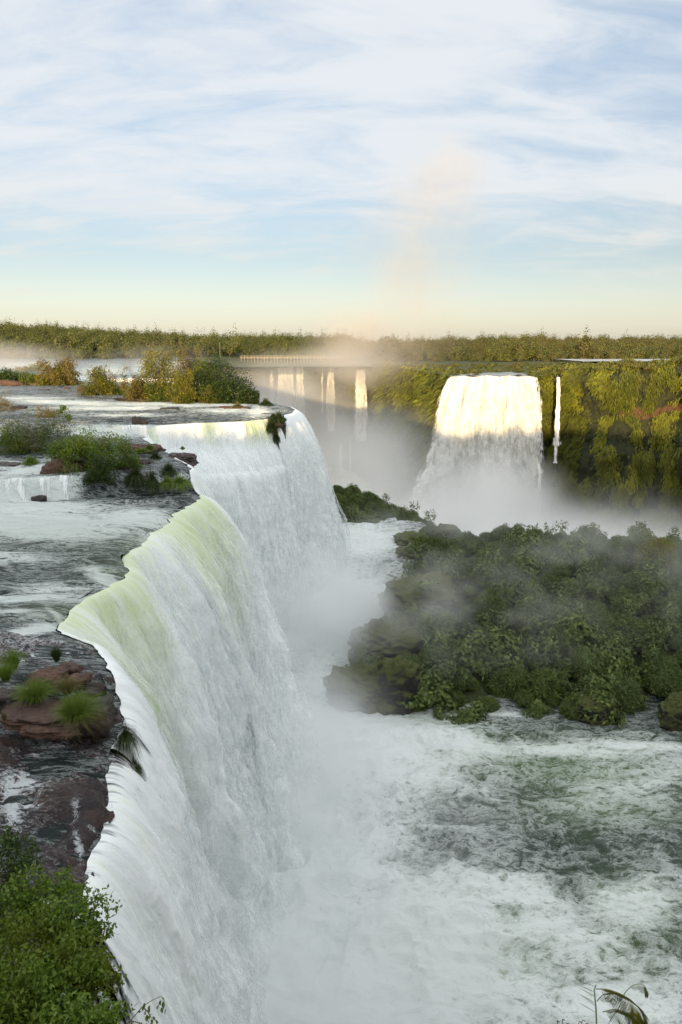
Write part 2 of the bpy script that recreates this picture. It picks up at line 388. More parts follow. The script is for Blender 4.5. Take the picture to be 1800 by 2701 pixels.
# standing waves above the near lip
Zr += 0.45 * np.exp(-((Yg - (46.5 + 0.06 * (Xg + 15) ** 1)) / 0.9) ** 2) * sst(-40, -22, Xg) * (Xg < -14)
foam_list = [
    (90, 1205, 230, 36, 2, 1.0), (300, 1195, 110, 30, 0, .8), (60, 1165, 170, 16, 0, .95), (20, 1290, 120, 14, 0, .45), (250, 1335, 60, 18, 25, .75),
    (60, 1372, 140, 13, -3, .85), (120, 1350, 120, 12, 0, .5), (60, 1450, 120, 11, -14, .95), (50, 1410, 140, 12, 6, .5), (150, 1430, 60, 9, 40, .7), (345, 1230, 50, 40, 60, .45),
    (400, 930, 170, 5, 1, .8), (250, 938, 160, 5, 0, .75), (150, 925, 140, 5, 2, .7), (60, 915, 80, 4, 0, .6), (300, 955, 120, 4, 0, .5), (520, 945, 90, 7, 0, .55), (450, 918, 120, 3, 0, .45),
    (240, 1060, 80, 10, -30, .2), (60, 1085, 90, 12, -8, .75), (160, 1048, 60, 9, -10, .85), (20, 1070, 60, 14, 0, .5), (250, 990, 90, 12, 3, .8),
    (240, 855, 80, 22, 0, .8), (60, 840, 90, 10, 0, .8), (330, 850, 40, 18, 0, .8), (20, 1000, 40, 20, 0, .3), (590, 945, 30, 12, 0, .8), (400, 1100, 60, 10, -10, .4),
]
fo = spots(Xg, Yg, Zb, foam_list)
stepf = np.abs(topz(Xg + 0.0, Yg + 0.6) - topz(Xg, Yg - 0.6))
fo = fo * 0.80
fo = np.maximum(fo, np.clip(stepf * 0.8, 0, .8) * np.where(Yg < 80, sst(-25, -28, Xg), np.where(Yg < 120, sst(-40, -36, Xg), 1)))
fo = fo + 0.20 + 0.10 * fbm(Xg * 0.08, Yg * 0.2, oct=3, seed=2)
fo = np.where(Yg > 225, fo * .7, fo)
tint = np.clip(np.exp(-Wg / 3.0) * sst(33, 36, Yg) * sst(60, 50, Yg) * (0.6 + 0.8 * fbm(Yg * 0.3, 0, oct=2, seed=4)) + 0.75 * spots(Xg, Yg, Zb, [(80, 1225, 260, 40, 0, .8), (170, 1390, 120, 30, 0, .7)]), 0, 1)
grid_obj('river', np.stack([Xg, Yg, Zr], -1), M_river, {'foam': fo, 'tint': tint}, kind='structure', flip=True)

# far upper water on the right plateau
def sheet(name, x0, x1, y0, y1, nx, ny, zf, mat, foam=0.3, tint=0.0, kind='structure', amp=0.0, mask=None, dist=None):
    X, Y = np.meshgrid(np.linspace(x0, x1, nx), np.linspace(y0, y1, ny), indexing='ij')
    Z = zf(X, Y) if callable(zf) else np.full_like(X, zf)
    if amp: Z = Z + amp * fbm(X * 0.25, Y * 0.35, oct=4, seed=31)
    A = {'foam': foam(X, Y) if callable(foam) else np.full_like(X, foam), 'tint': tint(X, Y) if callable(tint) else np.full_like(X, tint)}
    return grid_obj(name, np.stack([X, Y, Z], -1), mat, A, mask=mask(X, Y) if mask else None, kind=kind, flip=False)

# ------------------------------------------------------------------ rock bed and the cliff under the near lip
Yc = np.concatenate([np.arange(-40, 14, 1.0), np.arange(14, 36, 0.12), np.arange(36, 135, 0.45)])
Qn = 90
lx = lip(Yc); tan = np.gradient(lx, Yc)
nxv = 1 / np.sqrt(1 + tan ** 2); nyv = -tan / np.sqrt(1 + tan ** 2)
q = np.linspace(0, 1, Qn)
Yq, Qq = np.meshgrid(Yc, q, indexing='ij')
zt = topz(lx, Yc)[:, None] - 0.15
Zc = zt + (-36 - zt) * Qq ** 1.1
off = -0.5 - 1.2 * Qq + 1.1 * fbm(Yq * 0.35, Zc * 0.5, oct=5, seed=77) * (0.25 + np.minimum(1, Qq * 6)) + 0.5 * np.sign(np.sin(Zc * 1.7 + fbm(Yq * .1, 0, seed=2) * 3)) * np.minimum(1, Qq * 8)
Xc = lx[:, None] + nxv[:, None] * off; Ycc = Yc[:, None] + nyv[:, None] * off
grid_obj('cliff_rock', np.stack([Xc, Ycc, Zc], -1), M_drkrock, kind='structure', flip=True)
# dry rock bed carrying the river and the bare shelf in front
Yb = np.concatenate([np.arange(13, 36, 0.085), np.geomspace(36, 130, 160)])
Wb = np.concatenate([np.linspace(-0.15, 11, 190), np.geomspace(11.1, 60, 50)])
Ybg, Wbg = np.meshgrid(Yb, Wb, indexing='ij')
jag = 0.30 * fbm(Ybg * 1.4, 0, oct=4, seed=15) * (Ybg < 34)
Xbg = lip(Ybg) - Wbg + jag * np.exp(-Wbg / 2)
zb = topz(Xbg, Ybg)
shelf = sst(33.4, 31.6, Ybg + 0.25 * (Xbg + 12))
lay = fbm(Xbg * 0.28 + 3, Ybg * 0.42, oct=4, seed=61) * 1.8
lay = np.floor(lay * 5) / 5 + 0.25 * sst(0, 1, (lay * 5) % 1)
fine = 0.20 * fbm(Xbg * 1.6, Ybg * 2.3, oct=5, seed=63) + 0.17 * ridged(Xbg * 0.7, Ybg * 1.6, oct=4, seed=64)
Zbd = zb - 0.9 + shelf * (0.92 + 0.30 * lay + fine) - 0.6 * np.exp(-np.maximum(Wbg, 0) / 0.25)
Zbd = np.where(Ybg < 34, Zbd, zb - 1.0 + 0.4 * fbm(Xbg * 0.3, Ybg * 0.3, oct=3, seed=9))
fb = spots(Xbg, Ybg, zb, [(60, 1800, 26, 20, 0, .9), (30, 1850, 20, 44, 0, .95), (60, 1860, 40, 7, 0, .6), (175, 1870, 12, 40, 10, .45), (165, 1755, 26, 6, -10, .5),
                           (90, 1735, 18, 5, 0, .5), (25, 1830, 10, 30, 0, .7), (180, 1940, 10, 28, -15, .7), (110, 2080, 20, 12, -30, .9), (190, 2095, 40, 8, 0, .8), (140, 1735, 20, 8, 0, .8),
                           (120, 1500, 60, 6, -10, .6), (60, 1512, 50, 6, -18, .7), (180, 1560, 30, 10, 20, .6), (205, 1600, 14, 20, 0, .55), (10, 1620, 30, 10, 0, .5), (215, 1905, 14, 5, -8, .7)])
M_shelf, t = newmat('wet_shelf_rock')
pos = t.add('ShaderNodeNewGeometry').outputs['Position']
sp = t.vm('MULTIPLY', pos, (0.6, 1.3, 1.0))
n1 = t.noise(pos, 0.5, 5, 0.6); n2 = t.noise(sp, 3.0, 8, 0.7, 0.6); n3 = t.noise(sp, 9.0, 6, 0.7)
col = t.mix(t.rng(n1, 0.40, 0.62), (0.024, 0.016, 0.018), (0.062, 0.034, 0.028))
col = t.mix(t.rng(n2, 0.45, 0.7), col, (0.018, 0.017, 0.022))
rid = t.math('SUBTRACT', 1.0, t.math('MULTIPLY', t.math('ABSOLUTE', t.math('SUBTRACT', n2, 0.5)), 7.0), clamp=True)
fv = t.math('ADD', t.math('MULTIPLY', t.attr('foam'), 1.0), t.math('ADD', t.math('MULTIPLY', rid, 0.34), t.math('MULTIPLY', n3, 0.40)))
fm = t.rng(fv, 0.60, 0.84)
col = t.mix(fm, col, (0.66, 0.70, 0.72))
finish(t, princ(t, Base_Color=col, Roughness=t.rng(n1, 0.3, 0.7, 0.14, 0.4), Normal=bump(t, t.math('ADD', n2, t.math('MULTIPLY', n3, 0.6)), 0.9, 0.16)))
grid_obj('rock_shelf', np.stack([Xbg, Ybg, Zbd], -1), M_shelf, {'foam': np.clip(np.minimum(fb * .34, .34) + .12 + .22 * fbm(Xbg * .35, Ybg * .5, oct=4, seed=88), 0, 1)}, kind='structure', flip=True)

# ------------------------------------------------------------------ lower pool and rapids
gx = np.concatenate([np.linspace(-20, 46, 430), np.geomspace(46.3, 130, 60)])
gy = np.concatenate([np.linspace(8, 34, 110), np.linspace(34.1, 84, 330), np.linspace(84.2, 150, 200)])
X, Y = np.meshgrid(gx, gy, indexing='ij')
Z0 = poolz(Y)
turb = sst(34, 4, X - 0.1 * (Y - 50)) * 0.9 + 0.35
Zp = Z0 + turb * (1.05 * fbm(X * 0.13, Y * 0.16, oct=5, seed=41) + 0.85 * ridged(X * 0.22 + fbm(X * .1, Y * .1, seed=3), Y * 0.30, oct=4, seed=43)) * sst(79, 72, Y * 1.0) \
     + sst(70, 90, Y) * (0.5 * fbm(X * 0.25, Y * 0.3, oct=4, seed=47) + 0.3 * ridged(X * 0.3, Y * 0.5, oct=3, seed=49)) * sst(14, 4, X - 0.16 * (Y - 84))
pf = spots(X, Y, Z0, [(620, 1900, 330, 420, 0, 1.05), (700, 2250, 520, 260, 0, 1.05), (1000, 2200, 360, 200, 10, .8), (850, 1700, 260, 130, 10, .98), (1050, 1710, 170, 26, 8, .85),
                      (1250, 1722, 200, 18, 4, .72), (1450, 1715, 150, 12, 2, .5), (1150, 2050, 220, 50, 8, .68), (1300, 2150, 260, 70, 20, .66), (1450, 2080, 160, 60, 0, .58), (1420, 2300, 240, 90, 0, .72),
                      (820, 1240, 110, 45, 0, .85), (780, 1420, 160, 120, 0, 1.0), (1450, 1800, 160, 60, 0, .34), (1000, 1620, 60, 22, 0, .85), (1060, 1575, 30, 8, 45, .8),
                      (995, 1455, 20, 14, 0, .9), (960, 1560, 10, 30, 0, .9), (1150, 1640, 130, 8, 4, .42), (1400, 1940, 200, 50, 0, -.5), (640, 1540, 50, 26, 20, -.45), (700, 1600, 50, 16, 20, -.4), (1180, 1790, 60, 26, 0, -.3)])
crest = (Zp - Z0) / (turb + .2)
pf = pf + 0.30 * np.clip(crest, -.6, .8)
pf = pf + 0.12 + 0.10 * fbm(X * 0.06, Y * 0.1, oct=3, seed=12)
pt = np.clip(spots(X, Y, Z0, [(1300, 1760, 330, 80, 4, .9), (1400, 1850, 260, 70, 0, .8), (1100, 2200, 400, 200, 0, .55), (1450, 2150, 200, 200, 0, .6), (1000, 1650, 90, 30, 0, .8), (800, 1230, 100, 20, 0, .4)]), 0, 1)
grid_obj('pool_water', np.stack([X, Y, Zp], -1), M_pool, {'foam': pf, 'tint': pt}, kind='structure', mask=~((X > np.interp(Y, [84, 92, 98, 106, 115, 124, 134, 141, 150], [14, 12, 14, 18, 20, 20, 21, 18, 12])) & (Y > 86)) & ~((Y > 143) & (X > 12)))
sheet('gorge_water', -110, 420, 132, 520, 80, 80, -70.0, M_farriver, 0.6, 0.0, amp=0.4)

# ------------------------------------------------------------------ waterfalls
def make_fall(name, pts, zbot, v0, ns, nt, mat, label, seed, prof=None, green=None, thin=None, fold=0.8, flare=0.0, dirs=None, cat='waterfall', group=None, smoothd=4.0, rough=1.0, fscale=1.0, vprof=None, veil=None, voff=1.0, spread=0.0):
    pts = np.array(pts, float)
    seg = np.r_[0, np.cumsum(np.linalg.norm(np.diff(pts[:, :2], axis=0), axis=1))]
    s = np.linspace(0, seg[-1], ns)
    P = np.stack([np.interp(s, seg, pts[:, k]) for k in range(3)], 1)
    if dirs is None:
        T = np.gradient(P[:, :2], axis=0)
        k = max(3, int(ns * smoothd / seg[-1])) | 1
        ker = np.hanning(k + 2)[1:-1]; ker /= ker.sum()
        Tp = np.pad(T, ((k // 2, k // 2), (0, 0)), mode='edge')
        T = np.stack([np.convolve(Tp[:, i], ker, 'valid') for i in range(2)], 1)
        T /= np.linalg.norm(T, axis=1)[:, None]
        N = np.stack([T[:, 1], -T[:, 0]], 1)
    else:
        N = np.array(dirs, float); N = np.stack([np.interp(s, np.linspace(0, seg[-1], len(N)), N[:, i]) for i in range(2)], 1); N /= np.linalg.norm(N, axis=1)[:, None]
    qq = np.linspace(0, 1, nt) ** 1.45
    S, Q = np.meshgrid(s, qq, indexing='ij')
    zb_ = np.array([zbot(p) if callable(zbot) else zbot for p in P])
    H = (P[:, 2] - zb_)[:, None]
    drop = H * Q
    tau = np.sqrt(2 * drop / 9.8)
    vv = v0 * (1 + 0.42 * fbm(s * 0.20 * fscale, 0, oct=4, seed=seed, gain=.6))[:, None]
    if vprof: vv = vv * np.interp(s, *vprof)[:, None]
    out = vv * tau if prof is None else prof(drop, S) * (1 + 0.10 * fbm(S * 0.3, 0, oct=2, seed=seed))
    f1 = ridged(S * 0.17 * fscale + 0.4 * fbm(S * .1, drop * .05, seed=seed + 9), drop * 0.018 * fscale, oct=3, seed=seed + 1)
    f2 = fbm(S * 0.8 * fscale, drop * 0.09 * fscale, oct=5, seed=seed + 2)
    f3 = fbm(S * 1.1 * fscale, drop * 0.45 * fscale, oct=5, seed=seed + 3, gain=0.6)
    g_ = np.clip(drop / (5 / fscale), 0.03, 1) ** 0.8
    d = g_ * fold * (1.35 * f1 + 1.15 * f2) + rough * (0.10 + 0.045 * drop * fscale) / fscale * f3 * np.clip(drop / 1.5, 0.0, 1)
    d = d + flare * sst(0.55, 1.0, Q) * (1 + 0.5 * f2)
    out = out + d
    lat = 0.25 * fbm(S * 0.6, drop * 0.3, oct=3, seed=seed + 7) * np.clip(drop / 3, 0, 1)
    lat = lat + (S - s[-1] / 2) * spread * Q ** 0.8
    Xf = P[:, 0][:, None] + N[:, 0][:, None] * out - N[:, 1][:, None] * lat
    Yf = P[:, 1][:, None] + N[:, 1][:, None] * out + N[:, 0][:, None] * lat
    Zf = P[:, 2][:, None] - drop + 0.0 * S
    if nt: Zf = Zf + 0.02
    gr = green(S, drop, P) if green else np.zeros_like(S)
    th = thin(S, drop, s[-1]) if thin else np.zeros_like(S)
    flow = np.stack([S, drop, np.zeros_like(S) + seed], -1)
    ob = grid_obj(name, np.stack([Xf, Yf, Zf], -1), mat, {'green': np.clip(gr, 0, 1), 'thin': np.clip(th, 0, 1), 'flow': flow}, label=label, cat=cat, group=group, flip=False)
    if veil:
        Nx, Ny = N[:, 0][:, None], N[:, 1][:, None]
        for li in range(2):
            push = voff * (0.10 + 0.022 * drop * (1 + li)) * (1 + 0.9 * fbm(S * 0.5 * fscale, drop * 0.10 * fscale + 7 * li, oct=4, seed=seed + 17 + li)) * np.clip(drop / 2, 0, 1)
            f2_ = flow.copy(); f2_[..., 2] += 5 + 9 * li; f2_[..., 0] += 31 * (li + 1)
            vt = np.clip(0.42 + 0.16 * li + 0.35 * np.exp(-drop / 3) + 0.5 * th, 0, 1)
            P2 = np.stack([Xf + Nx * push, Yf + Ny * push, Zf - 0.02], -1)[::2, ::2]
            grid_obj('spray', P2, veil, {'green': np.clip(gr, 0, 1)[::2, ::2] * .8, 'thin': vt[::2, ::2], 'flow': f2_[::2, ::2]}, parent=ob)
    return ob

def lip_pts(y0, y1, n=200, dz=-0.12):
    ys = np.linspace(y0, y1, n)
    xs = np.interp(ys, YY, lipY)
    zs = topz(xs, ys) + dz - 0.1
    return np.stack([xs, ys, zs], 1)

g_main = lambda S, d, P: 0.35 * np.exp(-d / 0.8) + 1.1 * np.exp(-(d / 11.0)) * np.clip(0.55 + 1.3 * fbm(S * 0.16 + 0.02 * d, 0, oct=2, seed=91), 0, 1) + 0.75 * np.exp(-((S - 5.5 - 0.02 * d) / 1.5) ** 2) * np.exp(-(d / 22) ** 2)
edge = lambda S, d, L: np.maximum(np.exp(-S / 0.8), np.exp(-(L - S) / 0.8)) * 0.9
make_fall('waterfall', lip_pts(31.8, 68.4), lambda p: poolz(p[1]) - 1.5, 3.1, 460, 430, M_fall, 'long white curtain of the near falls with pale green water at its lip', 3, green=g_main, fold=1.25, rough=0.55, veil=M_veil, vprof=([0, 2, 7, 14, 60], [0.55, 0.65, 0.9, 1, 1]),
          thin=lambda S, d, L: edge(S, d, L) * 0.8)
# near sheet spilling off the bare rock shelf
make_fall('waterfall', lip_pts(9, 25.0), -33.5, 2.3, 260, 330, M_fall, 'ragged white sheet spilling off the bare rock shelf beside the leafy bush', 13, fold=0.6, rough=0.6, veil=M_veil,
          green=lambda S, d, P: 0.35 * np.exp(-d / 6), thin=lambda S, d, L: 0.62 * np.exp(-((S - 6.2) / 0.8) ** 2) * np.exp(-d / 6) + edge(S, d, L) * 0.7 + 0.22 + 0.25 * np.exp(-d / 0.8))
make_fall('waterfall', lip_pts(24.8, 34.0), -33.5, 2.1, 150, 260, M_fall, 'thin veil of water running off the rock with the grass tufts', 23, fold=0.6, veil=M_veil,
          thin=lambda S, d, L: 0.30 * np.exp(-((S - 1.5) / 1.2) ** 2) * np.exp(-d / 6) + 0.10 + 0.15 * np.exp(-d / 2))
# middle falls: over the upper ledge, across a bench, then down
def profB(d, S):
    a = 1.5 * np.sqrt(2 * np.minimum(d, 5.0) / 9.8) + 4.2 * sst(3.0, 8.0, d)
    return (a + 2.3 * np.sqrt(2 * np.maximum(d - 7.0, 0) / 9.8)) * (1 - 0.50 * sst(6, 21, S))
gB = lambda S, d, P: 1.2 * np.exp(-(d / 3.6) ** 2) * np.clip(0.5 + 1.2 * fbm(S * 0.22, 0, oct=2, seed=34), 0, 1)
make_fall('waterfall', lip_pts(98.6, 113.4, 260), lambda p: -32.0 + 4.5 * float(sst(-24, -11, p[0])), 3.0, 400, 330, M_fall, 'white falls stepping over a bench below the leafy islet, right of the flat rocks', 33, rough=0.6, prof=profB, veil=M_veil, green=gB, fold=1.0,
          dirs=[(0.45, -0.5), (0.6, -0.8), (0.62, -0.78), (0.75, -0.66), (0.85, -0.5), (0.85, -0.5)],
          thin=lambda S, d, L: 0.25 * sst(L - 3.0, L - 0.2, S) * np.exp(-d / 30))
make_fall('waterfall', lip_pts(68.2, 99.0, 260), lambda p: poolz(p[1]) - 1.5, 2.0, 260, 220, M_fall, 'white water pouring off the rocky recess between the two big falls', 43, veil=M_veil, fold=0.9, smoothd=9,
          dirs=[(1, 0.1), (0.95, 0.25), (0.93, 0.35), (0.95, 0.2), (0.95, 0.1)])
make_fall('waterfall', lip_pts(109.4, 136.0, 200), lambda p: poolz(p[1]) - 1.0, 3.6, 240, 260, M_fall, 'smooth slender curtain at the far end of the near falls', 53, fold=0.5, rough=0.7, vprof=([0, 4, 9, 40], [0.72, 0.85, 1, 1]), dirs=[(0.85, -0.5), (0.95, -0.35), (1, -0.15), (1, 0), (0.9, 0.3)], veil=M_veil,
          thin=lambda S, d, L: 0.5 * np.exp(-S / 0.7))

# the little cascades on the upper river
def cascade(name, a, b, dz, out, label, seed, thin=0.3, ns=160, nt=50, fold=0.3):
    a, b = Vector(a), Vector(b)
    n = 60
    pts = [tuple(a.lerp(b, i / (n - 1)) + Vector((0.35 * math.sin(i * 0.45), 0.5 * math.sin(i * 0.37 + seed) + 0.3 * math.sin(i * 1.1), 0))) for i in range(n)]
    return make_fall(name, pts, min(a.z, b.z) - dz, out, ns, nt, M_fall, label, seed, thin=lambda S, d, L: np.clip(thin + edge(S, d, L) * 0.5 + 0.35 * fbm(S * 0.7, d * 0.2, oct=3, seed=seed), 0, 1),
                     fold=fold, cat='cascade', dirs=[(0.25, -1.0), (0.25, -1.0)])
cascade('cascade', (-44, 60.4, 2.05), (-26.0, 66.9, 2.05), 2.3, 2.0, 'short foaming cascade over dark rock at the left of the near river', 63, 0.62)
cascade('cascade', (-37, 98.4, 3.25), (-27.5, 98.6, 3.25), 1.6, 1.6, 'low white step of water behind the leafy bushes, left of the main ledge', 73, 0.45)
cascade('cascade', (-82, 207.0, 4.4), (-40.0, 205.5, 4.4), 1.6, 3.0, 'sunlit ledge of falling water seen between the far river bushes', 83, 0.2, ns=200)
cascade('cascade', (-150, 212.0, 4.6), (-96.0, 207.0, 4.6), 1.8, 3.0, 'broad misty ledge of white water at the far left', 93, 0.2, ns=200)

# ------------------------------------------------------------------ far gorge walls
WALL = [(-99, 466, 0), (-84, 486, 0), (-50, 491, 0), (-20, 486, 0), (6, 474, 0), (22, 452, 0), (31, 408, 0), (35, 386, 0), (43, 380, 0), (44, 352, 0), (49, 330, .3), (51, 318, 0), (70, 316, 0), (88, 314, 0), (91, 322, 1.0), (98, 326, 2.0), (105, 316, 3.2),
        (112, 300, 4.6), (118, 294, 6.4), (128, 291, 5.6), (140, 287, 8.6), (150, 276, 8.0), (168, 279, 9.0), (196, 262, 7.0), (240, 256, 7.0), (330, 236, 7.0), (420, 170, 7.0)]
Wp = np.array(WALL, float)
seg = np.r_[0, np.cumsum(np.linalg.norm(np.diff(Wp[:, :2], axis=0), axis=1))]
WS = np.concatenate([np.linspace(0, seg[10], 190), np.linspace(seg[10], seg[21], 340)[1:], np.linspace(seg[21], seg[-1], 90)[1:]])
WP = np.stack([np.interp(WS, seg, Wp[:, k]) for k in range(3)], 1)
WP[:, 2] += sst(seg[13], seg[17], WS) * 1.4 * fbm(WS * 0.12, 1, oct=3, seed=41)
WP[:, 0] += 1.2 * fbm(WS * 0.06, 0, oct=3, seed=5); WP[:, 1] += 1.6 * fbm(WS * 0.05, 3, oct=4, seed=6)
WT = np.gradient(WP[:, :2], axis=0)
ker = np.hanning(17); ker /= ker.sum()
WT = np.stack([np.convolve(np.pad(WT[:, i], 8, mode='edge'), ker, 'valid') for i in range(2)], 1); WT /= np.linalg.norm(WT, axis=1)[:, None]
WN = np.stack([WT[:, 1], -WT[:, 0]], 1)
def wall_point(S, D):
    """point and outward push of the wall at arc length S and depth D below its top"""
    hi = sst(seg[12], seg[16], S)
    bulge = 6.5 * fbm(S * 0.05, D * 0.06, oct=4, seed=71) + 4.0 * ridged(S * 0.09, D * 0.05, oct=4, seed=72) + 1.3 * fbm(S * 0.5, D * 0.22, oct=4, seed=73)
    top = -3.2 * (1 - sst(0, 5.5, D))
    ledge = 5.5 * sst(33, 39, D + 4 * fbm(S * 0.03, 0, oct=2, seed=3)) - 2.4 * np.exp(-((D - 21) / 3.0) ** 2) * (1 - 0.5 * hi) + 7 * sst(58, 76, D)
    return bulge * np.clip(D / 5, 0.15, 1) + top + ledge
Dq = np.linspace(0, 1, 230) ** 1.1 * 80
Sg, Dg = np.meshgrid(WS, Dq, indexing='ij')
offw = wall_point(Sg, Dg)
PX = WP[:, 0][:, None] + WN[:, 0][:, None] * offw; PY = WP[:, 1][:, None] + WN[:, 1][:, None] * offw
PZ = WP[:, 2][:, None] - Dg + 1.2 * fbm(Sg * 0.3, 0, oct=3, seed=14) * (1 - sst(0, 6, Dg))
bare = 0.8 * np.clip(0.25 + 1.8 * fbm(Sg * 0.06, 2, oct=3, seed=55), 0, 1) * np.exp(-((Dg - 21 + 3 * fbm(Sg * 0.05, 0, seed=8)) / 2.4) ** 2) + 0.25 * sst(46, 52, Dg) * fbm(Sg * 0.06, Dg * 0.1, oct=3, seed=81) + 0.12
grid_obj('gorge_cliff', np.stack([PX, PY, PZ], -1), M_cliff, {'bare': bare}, kind='structure', flip=False)

# plateau behind the far wall
back = np.concatenate([np.array([0.0, 0.6, 1.6, 3.2, 6]), np.geomspace(10, 900, 60)])
Bs, Bd = np.meshgrid(np.arange(0, len(WS), 3), back, indexing='ij')
base = WP[Bs]
bx = base[..., 0] - WN[Bs][..., 0] * 0; 
PXb = WP[Bs.ravel(), 0].reshape(Bs.shape) - WN[Bs.ravel(), 0].reshape(Bs.shape) * np.minimum(Bd, 3) + 0.12 * (WP[Bs.ravel(), 0].reshape(Bs.shape) - 20) * Bd / 60
PYb = WP[Bs.ravel(), 1].reshape(Bs.shape) - WN[Bs.ravel(), 1].reshape(Bs.shape) * np.minimum(Bd, 3) + Bd
def plateau_z(X, Y, z0, d):
    return z0 * np.exp(-d / 60) + 0.8 * fbm(X * 0.04, Y * 0.04, oct=3, seed=19) + 7 * sst(560, 900, Y) * sst(-40, 200, X) + 2 * sst(560, 900, Y)
PZb = plateau_z(PXb, PYb, WP[Bs.ravel(), 2].reshape(Bs.shape), Bd) - 0.6 * np.exp(-Bd / 2)
# a shallow channel feeding the main fall
chan = np.exp(-((PXb - (70 + 0.30 * (PYb - 316))) / 16) ** 4) * sst(356, 340, PYb)
PZb = PZb - 1.6 * chan
grid_obj('plateau_ground', np.stack([PXb, PYb, PZb], -1), M_ground, kind='structure', flip=True)
sheet('plateau_river', 49.5, 105, 315.5, 352, 60, 60, lambda X, Y: -0.15 + 0.5 * sst(330, 400, Y), M_farriver, lambda X, Y: 0.30 + 0.2 * np.exp(-(Y - 315) / 4) + 0.5 * np.exp(-((X - 56) / 5) ** 2) * np.exp(-((Y - 345) / 14) ** 2), 0.0, amp=0.25,
      mask=lambda X, Y: np.abs(X - (70 + 0.30 * (Y - 316))) < 19.5 - (Y - 316) * 0.38 + 2 * np.sin(Y * .7))
sheet('plateau_lake', 158, 420, 455, 520, 100, 40, 2.4, M_farriver, 0.42, 0.0, amp=0.12)
# left bank ground behind the upper river
sheet('left_bank_ground', -620, 20, 428, 1000, 120, 90, lambda X, Y: 3.6 + 1.2 * fbm(X * 0.02, Y * 0.02, seed=3) + 14 * sst(-120, -420, X) * sst(440, 700, Y) + 5 * sst(470, 760, Y) - 4.0 * sst(-90, -60, X) * sst(640, 560, Y), M_ground)
sheet('terrain', -2500, 2500, 990, 3200, 40, 20, 8.0, M_ground)

# main far fall and the thin ones beside it
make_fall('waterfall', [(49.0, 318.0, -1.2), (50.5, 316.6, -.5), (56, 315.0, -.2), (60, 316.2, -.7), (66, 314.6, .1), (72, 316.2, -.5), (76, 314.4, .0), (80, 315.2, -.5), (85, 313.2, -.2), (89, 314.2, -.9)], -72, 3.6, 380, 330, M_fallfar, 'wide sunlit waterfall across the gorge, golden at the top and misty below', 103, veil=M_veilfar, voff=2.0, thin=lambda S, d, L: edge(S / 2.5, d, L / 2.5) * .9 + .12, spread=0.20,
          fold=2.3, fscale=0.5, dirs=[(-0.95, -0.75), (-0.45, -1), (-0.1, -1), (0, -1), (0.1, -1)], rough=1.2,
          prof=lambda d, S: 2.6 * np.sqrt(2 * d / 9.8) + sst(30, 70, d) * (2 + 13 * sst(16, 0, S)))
def strand(dx0, dx1, dy, Y, dz, label, seed, v=2.5, th=0.3, nm='waterfall', group=None, spread=0.25):
    a = atY(dx0, dy, Y); b = atY(dx1, dy, Y - (0.3 if dx0 > 600 else 0)); z = (a.z + b.z) / 2
    L = (b - a).length
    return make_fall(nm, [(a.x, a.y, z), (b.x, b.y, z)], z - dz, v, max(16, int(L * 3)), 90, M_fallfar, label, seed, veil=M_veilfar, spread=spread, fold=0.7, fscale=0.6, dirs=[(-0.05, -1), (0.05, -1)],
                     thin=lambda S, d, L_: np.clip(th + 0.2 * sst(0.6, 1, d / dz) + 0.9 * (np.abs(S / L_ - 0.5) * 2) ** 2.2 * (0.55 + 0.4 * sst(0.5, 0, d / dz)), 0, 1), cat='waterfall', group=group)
strand(638, 678, 841, 481, 64, 'broadest of the hazy white falls on the back wall', 111, th=0.12)
strand(680, 700, 842, 480, 60, 'hazy fall directly right of the broadest one on the back wall', 112, th=0.25)
strand(618, 632, 848, 482, 55, 'faint leftmost fall on the hazy back wall', 113, th=0.45)
strand(752, 769, 843, 466, 42, 'narrow bright fall in the middle of the back wall', 114, th=0.15)
strand(817, 842, 849, 441, 44, 'pointed white fall nearest the green part of the back wall', 115, th=0.12)
strand(779, 788, 1020, 428, 22, 'short pale trickle low on the shaded back wall', 116, th=0.35, v=2)
strand(803, 808, 1012, 424, 24, 'hair-thin trickle low on the shaded back wall', 117, th=0.5, v=2)
strand(738, 744, 848, 468, 40, 'very faint thread of water left of the narrow bright fall', 118, th=0.5)
strand(1278, 1287, 866, 302, 37, 'slim white fall dropping down the mossy wall right of the wide waterfall', 119, th=0.3, spread=0.5, v=2.2)
strand(1262, 1292, 1006, 297.0, 4, 'small fan of water where the slim fall hits its ledge', 120, th=0.5, v=3)
strand(1232, 1242, 1065, 300, 34, 'thin lower ribbon of water beside the foot of the wide waterfall', 121, th=0.4, v=3.5)

